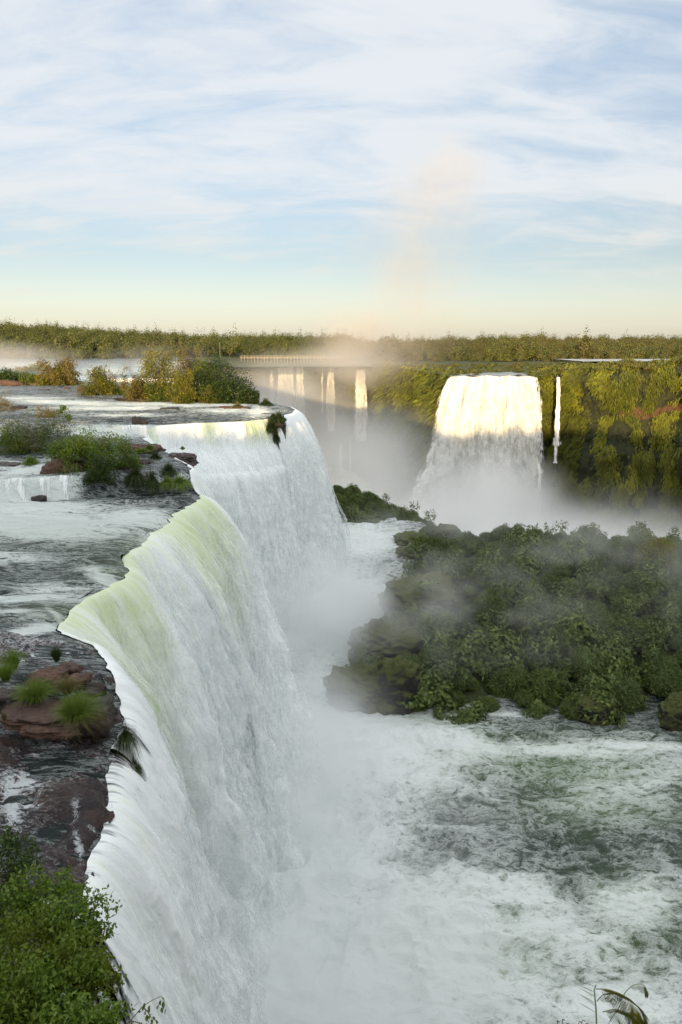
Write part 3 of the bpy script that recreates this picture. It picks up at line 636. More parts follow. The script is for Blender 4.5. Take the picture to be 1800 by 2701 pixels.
# ------------------------------------------------------------------ island of mossy ground below
ISL_L = [(76, 60), (78, 12), (81, 7), (84, 2), (86, -1), (92, 0.5), (98, 4), (106, 8), (115, 9.5), (124, 11.5), (134, 15), (141, 12), (146, -1), (150, -8), (160, -12), (172, -10)]
def island_d(X, Y):
    """inland distance from the island's left and front shore"""
    lx_ = np.interp(Y, [p[0] for p in ISL_L], [p[1] for p in ISL_L])
    front = (Y - (77.0 + 2.2 * np.sin(X * 0.33) + 1.5 * np.sin(X * 0.9 + 1))) * 1.0
    return np.minimum(X - lx_ - 0.5, front)
def island_z(X, Y):
    d = island_d(X, Y)
    n = 1.4 * fbm(X * 0.11, Y * 0.13, oct=4, seed=91) + 1.2 * fbm(X * 0.05, Y * 0.05, oct=2, seed=92)
    z = poolz(Y) - 1.5 + 2.6 * sst(0, 3.5, d + n) + 1.0 * sst(3, 12, d)
    rise = np.interp(Y, [78, 90, 105, 120, 128, 142, 160, 175], [0, 1.8, 1.4, -1.0, -2.4, -0.5, 3.0, 1]) * sst(1, 10, d)
    z = z + rise - 1.2 + n * sst(1, 6, d) * 0.8
    z = z - np.where(X > 22, 46, 46) * sst(0, 9, Y - (131 + 45 * sst(24, 4, X)))
    z = z - 30 * sst(136, 143, Y)
    z = z - 46 * sst(0, 10, Y - 152 - 0 * X) * sst(10, 24, X)
    return z
X, Y = np.meshgrid(np.concatenate([np.linspace(-16, 60, 300), np.geomspace(60.5, 150, 60)]), np.linspace(74, 190, 330), indexing='ij')
grid_obj('island_ground', np.stack([X, Y, island_z(X, Y) + 0.35 * fbm(X * 0.6, Y * 0.6, oct=4, seed=4)], -1), M_islandsoil, kind='structure')

# ------------------------------------------------------------------ near bank, its cliff and the wooded hill behind the viewer
X, Y = np.meshgrid(np.linspace(-90, 90, 120), np.linspace(-70, 12, 80), indexing='ij')
ed = Y + 0.10 * X - 2.0 + 0.6 * np.sin(X * 0.8)
zb0 = 12.0 + 0.5 * fbm(X * 0.3, Y * 0.3, oct=4, seed=1) - 2.2 * sst(-2, 1.0, ed) - 44 * sst(-0.2, 3.0, ed) * sst(-9, -7, X) 
zb0 = np.where(X < -7.5, 11.8 - 12.2 * sst(-9, 10, Y + 0.3 * (X + 8)) + 0.3 * fbm(X * 0.3, Y * 0.3, oct=4, seed=1), zb0)
grid_obj('near_bank', np.stack([X, Y, zb0], -1), M_ground, kind='structure')
X, Y = np.meshgrid(np.linspace(-420, 160, 420), np.linspace(-220, -58, 50), indexing='ij')
prof_h = np.clip(1 - np.abs(Y + 95) / 40, 0, 1)
Zh = 12 + (14.6 + 2.0 * fbm(X * 0.035, 0, oct=3, seed=29) + 2.6 * fbm(X * 0.16, 0, oct=3, seed=28) + 0.006 * np.abs(X)) * sst(0, 1, prof_h) * 1.0 + 1.0 * fbm(X * 0.25, Y * 0.25, oct=3, seed=30)
grid_obj('wooded_hill', np.stack([X, Y, Zh], -1), M_ground, kind='structure')
# ------------------------------------------------------------------ plants, rocks
def ray(dx, dy, t):
    x = (dx * K - 900) / 1800; y = (dy * K - 1350) / 1800
    return Vector((x * t, (CP - y * SP) * t, CAM_Z - (SP + y * CP) * t))

def unit(v): return v / np.maximum(np.linalg.norm(v, axis=-1, keepdims=True), 1e-6)

def leaves(C, size, r, aspect=1.9, up=0.35, droop=0.0, N0=None):
    """rhombic leaves at points C; returns V, F, rnd"""
    n = len(C)
    d = unit(r.normal(size=(n, 3)) + np.array([0, 0, -droop])); nm = unit(r.normal(size=(n, 3)) + np.array([0, 0, up * 3])) if N0 is None else unit(N0 + 0.35 * r.normal(size=(n, 3)))
    if N0 is not None: d = unit(np.cross(nm, d))
    s = unit(np.cross(d, nm)); sz = size * r.uniform(0.65, 1.35, (n, 1))
    a = C; b = C + d * sz * 0.45 + s * sz * 0.5 / aspect; c = C + d * sz; e = C + d * sz * 0.45 - s * sz * 0.5 / aspect
    V = np.stack([a, b, c, e], 1).reshape(-1, 3); F = np.arange(4 * n).reshape(-1, 4)
    return V, F, np.repeat(r.uniform(0, 1, n), 4)

def tubes(paths, rad, k=5):
    """paths: list of (m,3) arrays; rad: list of (m,) radii -> V, F"""
    VV, FF, o = [], [], 0
    for P, r_ in zip(paths, rad):
        P = np.asarray(P, float); m = len(P)
        T = unit(np.gradient(P, axis=0)); ref = np.where(np.abs(T[:, 2:3]) > 0.9, np.array([[1.0, 0, 0]]), np.array([[0, 0, 1.0]]))
        A = unit(np.cross(T, ref)); B = np.cross(T, A); an = np.linspace(0, 2 * math.pi, k, endpoint=False)
        ring = P[:, None] + (A[:, None] * np.cos(an)[None, :, None] + B[:, None] * np.sin(an)[None, :, None]) * np.asarray(r_)[:, None, None]
        VV.append(ring.reshape(-1, 3))
        i, j = np.meshgrid(np.arange(m - 1), np.arange(k), indexing='ij'); i = i.ravel(); j = j.ravel(); j2 = (j + 1) % k
        FF.append(np.stack([i * k + j, i * k + j2, (i + 1) * k + j2, (i + 1) * k + j], 1) + o); o += m * k
    return np.concatenate(VV), np.concatenate(FF)

def tree_skeleton(h, w, d, r, nb=9, rad=0.06):
    """stems from the base fanning out into the crown"""
    P, Q, tips = [], [], []
    for i in range(nb):
        a = r.uniform(0, 2 * math.pi); e = r.uniform(0.25, 1.0)
        tip = np.array([math.cos(a) * w * 0.45 * e, math.sin(a) * d * 0.45 * e, h * r.uniform(0.55, 0.95)])
        m = 7; tt = np.linspace(0, 1, m)[:, None]
        bend = np.array([tip[0] * 0.25, tip[1] * 0.25, h * 0.35])
        pts = (1 - tt) ** 2 * np.array([r.normal() * .08 * w, r.normal() * .08 * d, 0]) + 2 * tt * (1 - tt) * bend + tt ** 2 * tip
        pts[1:-1] += r.normal(size=(m - 2, 3)) * 0.02 * h
        P.append(pts); Q.append(np.linspace(rad, rad * 0.2, m)); tips.append(tip)
        for j in range(2):
            b = pts[r.integers(2, 5)]; e2 = b + np.array([r.normal() * w * .18, r.normal() * d * .18, abs(r.normal()) * h * .2 + .1 * h])
            P.append(np.stack([b, (b + e2) / 2 + r.normal(size=3) * .02 * h, e2])); Q.append(np.array([rad * .4, rad * .3, rad * .12])); tips.append(e2)
    return P, Q, np.array(tips)

def crown_points(n, w, h, d, r, lump=0.35, nclus=26, shell=0.55, base=0.12, csize=0.3, wantn=False):
    """points of a lumpy crown, gathered in clumps"""
    c = unit(r.normal(size=(nclus, 3))) * r.uniform(shell, 1.0, (nclus, 1))
    c[:, 2] = np.abs(c[:, 2]) * 1.0 if base >= 0 else c[:, 2]
    c = c * (1 + lump * r.normal(size=(nclus, 1)) * 0.5)
    wgt = r.uniform(0.5, 1.5, nclus); wgt /= wgt.sum()
    k = r.choice(nclus, n, p=wgt)
    off = unit(r.normal(size=(n, 3))) * (r.uniform(0, 1, (n, 1)) ** 0.45) * csize
    p = c[k] + off * np.array([1, 1, 0.8])
    p[:, 2] = np.maximum(p[:, 2], -0.02 + base * r.uniform(0, 1, n))
    q = p * np.array([w / 2, d / 2, h * 0.82])
    return (q, unit(off + 0.35 * unit(c[k]))) if wantn else q

def bush(name, label, loc, w, h, d, n, size, mat, seed, group=None, cat='bush', nclus=26, csize=0.3, nb=9, rad=0.05, shell=0.55, droop=0.2, core=True):
    r = np.random.default_rng(seed)
    root = link(name, None, label, cat, group, loc=loc)
    n = int(n * 1.7); V, F, rn = leaves(crown_points(n, w * 1.18, h * 1.12, d, r, nclus=nclus, csize=csize * 1.15, shell=shell), size * 1.2, r, droop=droop)
    fo_ = link('foliage', mesh_from('foliage', V, F, mat, {'rnd': rn}, False), parent=root)
    P, Q, _ = tree_skeleton(h, w, d, r, nb, rad)
    V, F = tubes(P, Q, 4); link('branches', mesh_from('branches', V, F, M_bark), parent=root)
    return root

def px2m(px, loc):
    d = loc.y * CP - (loc.z - CAM_Z) * SP
    return px * K / 1800 * d

def dbush(label, x0, x1, ytop, ybase, z, mat, dens, leaf, seed, **kw):
    loc = at((x0 + x1) / 2, ybase, z); w = px2m(x1 - x0, loc); h = px2m(ybase - ytop, loc) * 1.1
    loc.z -= 0.15
    return bush(kw.pop('name', 'bush'), label, loc, w, h, kw.pop('depth', w * 0.8), dens, leaf, mat, seed, **kw)

G1 = 'bushes on the far river islets'
dbush('yellow-brown airy bush on the farthest islet, in front of the white ledge', 88, 178, 818, 884, 3.2, M_leafb, 3800, 0.42, 201, group=G1, nclus=40, csize=0.26)
dbush('olive green bush with sunlit lower leaves beside the airy brown one', 95, 165, 848, 884, 3.2, M_leafy, 2600, 0.42, 202, group=G1)
dbush('low dark green bush at the left end of the farthest islet', -15, 60, 850, 881, 3.2, M_leafd, 2200, 0.45, 203, group=G1)
dbush('low mid green bush between the dark one and the sunlit ones on the farthest islet', 48, 108, 856, 883, 3.2, M_leaf, 1800, 0.45, 204, group=G1)
dbush('flat yellow-green strip of shrub behind the low dark bushes', 25, 120, 832, 856, 3.8, M_leafy, 1800, 0.45, 205, group=G1)
dbush('golden bush above the pile of sunlit boulders', 196, 270, 848, 908, 3.2, M_leafy, 3200, 0.36, 206, group=G1, nclus=34)
dbush('bare twiggy bush leaning right of the golden one', 212, 300, 838, 900, 3.2, M_leafb, 1100, 0.30, 207, group=G1, nclus=50, csize=0.16, nb=16, rad=0.09)
dbush('small green bush at the right foot of the golden one', 245, 280, 885, 908, 3.2, M_leaf, 900, 0.32, 208, group=G1)
G2 = 'bushes of the big sunlit islet'
dbush('olive brown bush at the left end of the big sunlit islet', 286, 352, 862, 922, 3.2, M_leafb, 3600, 0.28, 211, group=G2)
dbush('tall airy yellow-green bush, highest of the big sunlit islet', 322, 425, 800, 920, 3.2, M_leafy, 5200, 0.30, 212, group=G2, nclus=46, csize=0.24, nb=14, rad=0.10)
dbush('bush with reddish brown top behind the middle of the islet', 398, 462, 810, 905, 3.2, M_leafb, 4200, 0.27, 213, group=G2, nclus=30)
dbush('yellow-green bush glowing at the front of the islet, reaching the water', 388, 452, 862, 925, 3.2, M_leafy, 3800, 0.27, 214, group=G2)
dbush('dense dark green round bush at the right of the islet', 462, 572, 832, 924, 3.2, M_leafd, 7500, 0.30, 215, group=G2, nclus=40, csize=0.34)
dbush('bright green bush between the reddish one and the dark round one', 430, 505, 835, 920, 3.2, M_leaf, 4400, 0.28, 216, group=G2, nclus=32)
dbush('small yellow-tipped bush at the waterline below the dark round one', 468, 520, 885, 926, 3.2, M_leafy, 1700, 0.26, 217, group=G2)
dbush('dark low bush trailing off the islet towards the brink', 548, 600, 890, 930, 3.1, M_leafd, 2600, 0.27, 218, group=G2)
dbush('shaded green bush under the tall airy one', 340, 400, 872, 922, 3.2, M_leaf, 3000, 0.28, 219, group=G2)
G3 = 'bushes on the near river islets'
dbush('sparse brown bush cut by the left edge, above the round olive bush', -30, 38, 898, 958, 2.1, M_leafb, 1500, 0.15, 221, group=G3, nclus=50, csize=0.2, nb=14, rad=0.04)
dbush('round olive bush on a dark rock in the stream at the left', 8, 146, 948, 1040, 2.1, M_leaf, 9000, 0.14, 222, group=G3, nclus=44, csize=0.32)
dbush('brownish bush peeping out behind the round olive bush', 92, 140, 932, 968, 2.6, M_leafb, 1500, 0.16, 223, group=G3)
dbush('leafy green bush sprawling over the big brown boulder', 128, 292, 990, 1078, 2.1, M_near, 8500, 0.17, 224, group=G3, nclus=60, csize=0.24, nb=16, rad=0.05)
dbush('small dark bush hanging below the sprawling leafy one', 205, 262, 1050, 1105, 1.5, M_leafd, 2600, 0.15, 225, group=G3)
dbush('small leafy bush at the right end of the boulder islet', 262, 318, 1035, 1078, 2.0, M_near, 1500, 0.15, 226, group=G3)

# slender sapling
loc = at(152, 1018, 2.1); hs = px2m(84, loc)
sap = link('sapling', None, 'slender young tree with a few big leaves standing behind the sprawling bush', 'tree', loc=loc)
r = np.random.default_rng(5)
V, F = tubes([np.array([[0, 0, 0], [0.05, 0, hs * .3], [-0.05, 0, hs * .6], [0.0, 0, hs * .9]]), np.array([[-.03, 0, hs * .62], [.5, 0, hs * .78]]), np.array([[-.03, 0, hs * .6], [-.4, .1, hs * .82]])], [np.array([.06, .05, .045, .03]), np.array([.025, .015]), np.array([.025, .015])])
link('trunk', mesh_from('trunk', V, F, M_bark), parent=sap)
C = np.concatenate([np.array(c) * 1.0 + r.normal(size=(60, 3)) * s for c, s in (((0, 0, hs * .95), .2), ((.55, 0, hs * .75), .2), ((-.45, 0, hs * .85), .17), ((.25, 0, hs * .98), .18), ((.75, 0, hs * .68), .12))])
V, F, rn = leaves(C, 0.26, r, 1.6, droop=0.8); link('foliage', mesh_from('foliage', V, F, M_near, {'rnd': rn}, False), parent=sap)

# ---- grass tufts
def tuft_mesh(n, h, w, seed, mat, bend=1.0, bw=0.03, lean=(0, 0), hang=0.0):
    r = np.random.default_rng(seed); m = 5
    a = r.uniform(0, 2 * math.pi, n); e = r.uniform(0, 1, n) ** 0.6
    L = h * r.uniform(0.7, 1.25, n)
    root = np.stack([np.cos(a) * e * w * .16, np.sin(a) * e * w * .16, np.zeros(n)], 1)
    out = np.stack([np.cos(a) + lean[0], np.sin(a) + lean[1], np.zeros(n)], 1)
    sp = (0.15 + 0.85 * e) * bend * (w / (2 * h))
    t = np.linspace(0, 1, m)
    P = root[:, None] + out[:, None] * (L * sp)[:, None, None] * (t ** 1.3)[None, :, None]
    z = L[:, None] * (t[None] - (0.55 * e * bend)[:, None] * t[None] ** 2.4) - hang * h * t[None] ** 2 * e[:, None]
    P[..., 2] += z
    sd_ = np.stack([-np.sin(a), np.cos(a), np.zeros(n)], 1) + r.normal(size=(n, 3)) * .5
    wd = bw * (1 - t * 0.85)[None, :, None] * r.uniform(.6, 1.3, (n, 1, 1))
    A = P - unit(sd_)[:, None] * wd; B = P + unit(sd_)[:, None] * wd
    V = np.stack([A, B], 2).reshape(-1, 3)
    i = np.arange(n)[:, None] * m * 2 + np.arange(m - 1)[None] * 2
    i = i.ravel(); F = np.stack([i, i + 1, i + 3, i + 2], 1)
    return mesh_from('blades', V, F, mat, {'rnd': np.repeat(r.uniform(0, 1, n), m * 2)}, True)

def tuft(label, dx, dy, wpx, hpx, z, mat, seed, n=420, group=None, hang=0.0, lean=(0, 0), bend=1.0, bw=None, dry=None, loc=None):
    loc = loc or at(dx, dy, z); w_ = px2m(wpx, loc) * 1.0; h_ = px2m(hpx, loc) * 1.0; n = int(n * 1.6)
    root = link('grass_tuft', None, label, 'grass tuft', group, loc=loc - Vector((0, 0, 0.12 * h_)))
    bw = bw or max(0.008, 0.45 * px2m(0.9, loc))
    link('blades', tuft_mesh(n, h_ * 1.25, w_, seed, mat, bend, bw, lean, hang), parent=root)
    if dry: link('dead_blades', tuft_mesh(n // 2, h_ * 0.75, w_ * 0.9, seed + 1, M_grassdry, 1.3, bw * .8, (lean[0] + .5, lean[1] - .3), 0.5), parent=root)
    return root
GN = 'grass tufts on the near rock shelf'
tuft('shaggy olive grass tuft at the left edge on the bare shelf, upper of the pair', 30, 1532, 52, 44, 0.35, M_grass, 301, 520, GN, bend=1.1)
tuft('bright green grass tuft at the left edge, just below the olive one', 14, 1558, 48, 38, 0.35, M_grass, 302, 480, GN, bend=1.1)
tuft('small dark green tuft alone near the running water', 131, 1515, 32, 30, 0.3, M_grassd, 303, 460, GN, bend=0.9)
tuft('round bright green tuft left of the yellow one', 82, 1606, 78, 48, 0.35, M_grass, 304, 800, GN, bend=1.3)
tuft('yellowing grass tuft behind the biggest one', 156, 1588, 56, 34, 0.35, M_grassdry, 305, 520, GN, bend=1.2)
tuft('biggest grass tuft with straw-coloured dead blades spilling over the rock', 172, 1648, 95, 62, 0.5, M_grass, 306, 900, GN, bend=1.25, lean=(.35, -.1), dry=True)
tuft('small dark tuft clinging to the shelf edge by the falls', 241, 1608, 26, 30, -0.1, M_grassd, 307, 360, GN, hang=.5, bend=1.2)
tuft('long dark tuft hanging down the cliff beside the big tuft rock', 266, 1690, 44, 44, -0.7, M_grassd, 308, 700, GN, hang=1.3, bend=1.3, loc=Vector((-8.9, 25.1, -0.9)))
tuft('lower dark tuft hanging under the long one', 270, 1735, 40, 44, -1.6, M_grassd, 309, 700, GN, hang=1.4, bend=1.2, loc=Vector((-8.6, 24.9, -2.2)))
tuft('small pale tuft at the foot of the round bright one', 57, 1612, 26, 20, 0.2, M_grassdry, 310, 200, GN)
tuft('tiny pale tuft in a crack at the left edge', 11, 1653, 16, 20, 0.4, M_grassdry, 311, 120, GN)
GT = 'grass tufts by the brink at the far point'
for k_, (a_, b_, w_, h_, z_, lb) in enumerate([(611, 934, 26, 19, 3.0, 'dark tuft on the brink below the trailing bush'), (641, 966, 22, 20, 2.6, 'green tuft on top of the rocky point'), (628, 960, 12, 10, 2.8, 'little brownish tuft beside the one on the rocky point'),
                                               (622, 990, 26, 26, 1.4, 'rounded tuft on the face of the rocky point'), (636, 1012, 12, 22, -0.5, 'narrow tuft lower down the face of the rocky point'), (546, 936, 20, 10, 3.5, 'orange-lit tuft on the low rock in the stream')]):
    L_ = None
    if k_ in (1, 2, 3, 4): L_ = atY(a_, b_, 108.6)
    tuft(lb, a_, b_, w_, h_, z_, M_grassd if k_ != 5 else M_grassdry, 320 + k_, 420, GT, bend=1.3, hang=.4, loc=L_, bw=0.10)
GM = 'grass tufts on the boulder islet'
for k_, (a_, b_, w_, h_, z_, mt_, hg, lb) in enumerate([
        (205, 1082, 60, 36, 1.9, M_grass, 1.0, 'long grass spilling from under the sprawling bush'), (228, 1098, 70, 40, 1.2, M_grass, 1.1, 'lowest long grass tuft hanging over the dark recess'),
        (150, 1040, 40, 26, 2.1, M_grass, .4, 'bright grass at the left foot of the sprawling bush'), (72, 1070, 28, 22, 2.05, M_grass, .2, 'lone tuft in the stream left of the brown boulder'),
        (18, 1030, 44, 50, 2.0, M_grass, .5, 'tall grass at the left foot of the round olive bush'), (345, 1034, 17, 12, 2.6, M_grass, .1, 'little round tuft on top of the flat rocks'),
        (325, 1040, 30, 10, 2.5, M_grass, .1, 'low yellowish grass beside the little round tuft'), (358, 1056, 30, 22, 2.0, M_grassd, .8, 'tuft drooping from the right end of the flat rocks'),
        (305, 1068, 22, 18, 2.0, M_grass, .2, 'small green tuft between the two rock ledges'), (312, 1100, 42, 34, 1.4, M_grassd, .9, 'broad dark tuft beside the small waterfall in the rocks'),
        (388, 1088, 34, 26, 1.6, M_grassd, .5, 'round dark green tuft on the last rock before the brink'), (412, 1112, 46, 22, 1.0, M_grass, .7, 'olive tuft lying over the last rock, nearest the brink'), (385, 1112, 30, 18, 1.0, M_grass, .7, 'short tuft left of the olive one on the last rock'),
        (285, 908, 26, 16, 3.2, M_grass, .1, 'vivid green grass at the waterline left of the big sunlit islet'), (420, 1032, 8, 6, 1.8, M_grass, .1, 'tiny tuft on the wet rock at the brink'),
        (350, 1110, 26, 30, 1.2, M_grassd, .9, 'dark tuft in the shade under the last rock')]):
    tuft(lb, a_, b_, w_, h_, z_, mt_, 340 + k_, 480, GM, bend=1.25, hang=hg, bw=0.05 if b_ > 920 else 0.1)

# ---- rocks
def rock_mesh(seed, nu=40, nv=28, blocky=0.55):
    u = np.linspace(0, 2 * math.pi, nu + 1); v = np.linspace(0, math.pi, nv)
    U, Vv = np.meshgrid(u, v, indexing='ij')
    x, y, z = np.cos(U) * np.sin(Vv), np.sin(U) * np.sin(Vv), np.cos(Vv)
    p = 2 + blocky * 4; k = (np.abs(x) ** p + np.abs(y) ** p + np.abs(z) ** p) ** (-1 / p)
    d = k * (0.92 + 0.34 * fbm(x * 1.6 + seed, y * 1.6, z * 1.6, oct=3, seed=seed) + 0.16 * ridged(x * 3 + seed, y * 3, z * 3, oct=4, seed=seed + 5))
    st = np.round((z * d + 0.15 * fbm(x * 2, y * 2, seed=seed)) * 5) / 5; d = d * (1 + 0.025 * np.abs(np.sin(st * 9 + seed)) * (np.abs(z) < .8)) + 0.10 * fbm(x * 7 + seed, y * 7, z * 7, oct=4, seed=seed + 8)
    P = np.stack([x * d, y * d, z * d], -1)
    return P.reshape(-1, 3), grid_faces(nu + 1, nv)
def rock(label, loc, w_, d_, h_, mat, seed, group=None, rz=0.0, blocky=0.55, cat='rock', name='rock', res=(64, 44)):
    V, F = rock_mesh(seed, res[0], res[1], blocky)
    o = link(name, mesh_from('rock', V * np.array([w_ / 2, d_ / 2, h_ / 2]), F, mat), label, cat, group, loc=loc)
    o.rotation_euler = (0.06 * math.sin(seed), 0.05 * math.cos(seed), rz)
    return o
def drock(label, x0, x1, y0, y1, z, hgt, mat, seed, group=None, dep=0.8, **kw):
    loc = at((x0 + x1) / 2, (y0 + y1) / 2, z); w_ = px2m(x1 - x0, loc)
    return rock(label, loc, w_, w_ * dep, hgt, mat, seed, group, **kw)
GR = 'slabs on the near rock shelf'
drock('long reddish slab under the bright tufts, cracked along its top', 5, 165, 1622, 1662, 0.05, 0.5, M_redrock, 401, GR, .62, blocky=.8)
drock('lower reddish slab in front of the long one', 55, 185, 1655, 1690, -0.15, 0.5, M_redrock, 402, GR, .5, blocky=.8)
drock('dark blocky rock carrying the biggest tuft at the brink', 165, 256, 1625, 1672, -0.2, 1.4, M_rock, 403, GR, .8, blocky=.9)
drock('brown rounded slab behind the round bright tuft', 74, 152, 1540, 1572, 0.15, 0.6, M_redrock, 404, GR, .8)
drock('small brown slab behind the yellowing tuft', 160, 206, 1552, 1576, 0.15, 0.5, M_redrock, 405, GR, .8)
drock('brown stone carrying the small dark tuft', 138, 184, 1524, 1556, 0.1, 0.5, M_redrock, 406, GR, .8)
drock('dark stone at the left edge below the bright tuft', -15, 46, 1585, 1635, 0.1, 0.8, M_rock, 407, GR, .9)
drock('wet ledge stone near the brink, right of the yellowing tuft', 196, 232, 1575, 1615, -0.05, 0.5, M_rock, 408, GR, .9)
G4 = 'rocks in the upper river'
for i_, a_ in enumerate([
    ('big brown boulder under the sprawling bush', 108, 192, 1060, 1100, 2.1, 2.4, M_redrock, .7), ('dark base rock of the round olive bush', 12, 150, 1015, 1052, 2.0, 1.2, M_rock, .5),
    ('flat layered rock left of the big white falls', 282, 368, 1026, 1050, 2.0, 1.6, M_redrock, .7), ('squared brown block above the small waterfall in the rocks', 312, 352, 1062, 1090, 1.4, 1.8, M_rock, .8),
    ('last brown rock before the brink, under the round tuft', 345, 412, 1088, 1124, 0.5, 1.8, M_redrock, .7), ('low wet rock streaked with foam at the brink', 385, 452, 1040, 1075, 1.2, 1.6, M_rock, .9),
    ('dark rock wedge at the lip of the upper ledge', 306, 326, 970, 985, 2.9, 2.6, M_rock, .8), ('dark rock splitting the water left of the pale green lip', 322, 340, 976, 992, 2.5, 2.2, M_rock, .8),
    ('long dark base under the boulder islet', 190, 372, 1088, 1122, 0.6, 2.4, M_rock, .32), ('dark rock edge behind the small cascade', 168, 205, 1095, 1122, .9, 2.6, M_rock, .8), ('dark dripping ledge below the squared brown block', 262, 318, 1092, 1120, .8, 2.6, M_rock, .6), ('dark wet ledge between the last rock and the dripping one', 312, 362, 1100, 1124, .6, 2.4, M_rock, .6),
    ('orange-lit low rock in the stream near the brink', 508, 574, 934, 944, 3.2, .9, M_redrock, .5), ('dark slab on the rocky point above the slender curtain', 600, 646, 955, 970, 2.4, 1.6, M_rock, .6),
    ('largest sunlit boulder left of the golden bush', 182, 214, 893, 906, 3.4, 2.6, M_redrock, .8), ('low boulder row in front of the golden bush', 205, 270, 902, 912, 3.2, 1.4, M_redrock, .4),
    ('boulder between the golden bush and the big islet', 270, 300, 888, 902, 3.3, 1.8, M_redrock, .7), ('sunlit boulder below the tall airy bush', 338, 360, 912, 924, 3.2, 1.7, M_redrock, .8), ('second sunlit boulder below the tall airy bush', 356, 376, 912, 924, 3.3, 2.0, M_redrock, .8),
    ('dark earth bank along the waterline of the big islet', 290, 560, 916, 928, 3.0, 1.0, M_rock, .28), ('reddish broken ledge under the farthest islet bushes', -10, 60, 878, 888, 3.3, 2.0, M_redrock, .3), ('brown ledge under the sunlit bushes of the farthest islet', 55, 180, 880, 888, 3.1, 1.6, M_redrock, .25),
    ('flat dark stone awash left of the boulders', 86, 112, 895, 898, 3.2, .5, M_rock, .6), ('small brown stone awash near the boulders', 148, 160, 890, 896, 3.2, .9, M_redrock, .8), ('dark rock above the round olive bush', 28, 60, 935, 952, 2.9, 1.6, M_rock, .8),
    ('wet rock at the foot of the small cascade', 76, 106, 1140, 1160, .1, .9, M_rock, .7), ('dark stone breaking the small cascade', 110, 140, 1105, 1130, .9, 1.2, M_rock, .8), ('flat wet stone at the left bank below the cascade stream', -20, 40, 1062, 1080, 2.0, .6, M_rock, .7),
    ('dark stone in the rapids above the main ledge', 370, 412, 936, 944, 3.2, .6, M_rock, .5)]):
    drock(a_[0], a_[1], a_[2], a_[3], a_[4], a_[5], a_[6], a_[7], 420 + i_, G4, a_[8], blocky=.6)
G5 = 'mossy rocks around the lower pool'
def brock(label, x0, x1, y0, y1, zbase, mat, seed, dep=0.8, blocky=.3):
    """rock whose outline spans the given part of the picture, standing on zbase"""
    b_ = at((x0 + x1) / 2, y1, zbase); w_ = px2m(x1 - x0, b_); h_ = px2m(y1 - y0, b_) * 0.80
    return rock(label, b_ + Vector((0, w_ * dep * .42, h_ * 0.30)), w_, w_ * dep, h_ * 1.35, mat, seed, G5, blocky=blocky, res=(110, 80))
M_mossrock = rock_mat('mossy_rock', (0.022, 0.020, 0.018), (0.040, 0.032, 0.022), (0.016, 0.016, 0.014), 0.5, (0.10, 0.115, 0.026), 0.8, 0.1)
brock('biggest mossy rock standing in the foam at the left corner of the island', 752, 905, 1532, 1632, -32, M_mossrock, 451, .7, .2)
brock('flat-topped mossy rock joined to the right of the biggest one', 865, 962, 1500, 1640, -32, M_mossrock, 452, .8, .35)
brock('misty rounded rock behind the biggest one', 812, 975, 1428, 1525, -30.5, M_mossrock, 453, .8)
brock('broad green-capped rock farther up the channel', 886, 1050, 1330, 1440, -28.5, M_mossrock, 454, .8, .35)
brock('dark rock between the corner rocks and the island', 958, 1042, 1545, 1612, -32, M_mossrock, 455, .8)
brock('lone dark rock with bright moss at the edge of the calm water', 1338, 1425, 1600, 1664, -32, M_mossrock, 456, .8, .4)
brock('dark mossy rock cut by the right edge above the calm water', 1528, 1600, 1590, 1680, -32, M_mossrock, 457, .8)
brock('low dark rock where the channel narrows', 910, 985, 1255, 1300, -25, M_mossrock, 458, .8)
brock('dark rock by the channel, under the misty mounds', 912, 990, 1225, 1262, -24, M_mossrock, 459, .8)
brock('tall rounded rock on the skyline of the island', 1000, 1058, 1198, 1252, -23.5, M_mossrock, 460, .9, .1)
brock('black jagged rock at the foot of the falls, awash with foam', 690, 775, 1300, 1356, -28, M_drkrock, 461, .9, .6)
brock('upright stub of dark rock behind the jagged one', 706, 734, 1270, 1322, -25.5, M_drkrock, 462, .9, .8)
brock('low end of the jagged rock reaching into the channel', 750, 802, 1318, 1358, -27.5, M_drkrock, 463, .9, .5)
brock('dark rocks under the hump across the channel', 800, 870, 1178, 1206, -23.5, M_mossrock, 464, .9, .5)

rock('dark wet rock spur splitting the falls under the tufts of the far point', atY(645, 1020, 110.6), 1.7, 1.6, 9.0, M_drkrock, 470, 'rocks in the upper river', blocky=.5, res=(90, 70))
rock('dark stone cap at the top of the rock spur', atY(632, 968, 110.2), 3.4, 2.2, 1.5, M_rock, 471, 'rocks in the upper river')
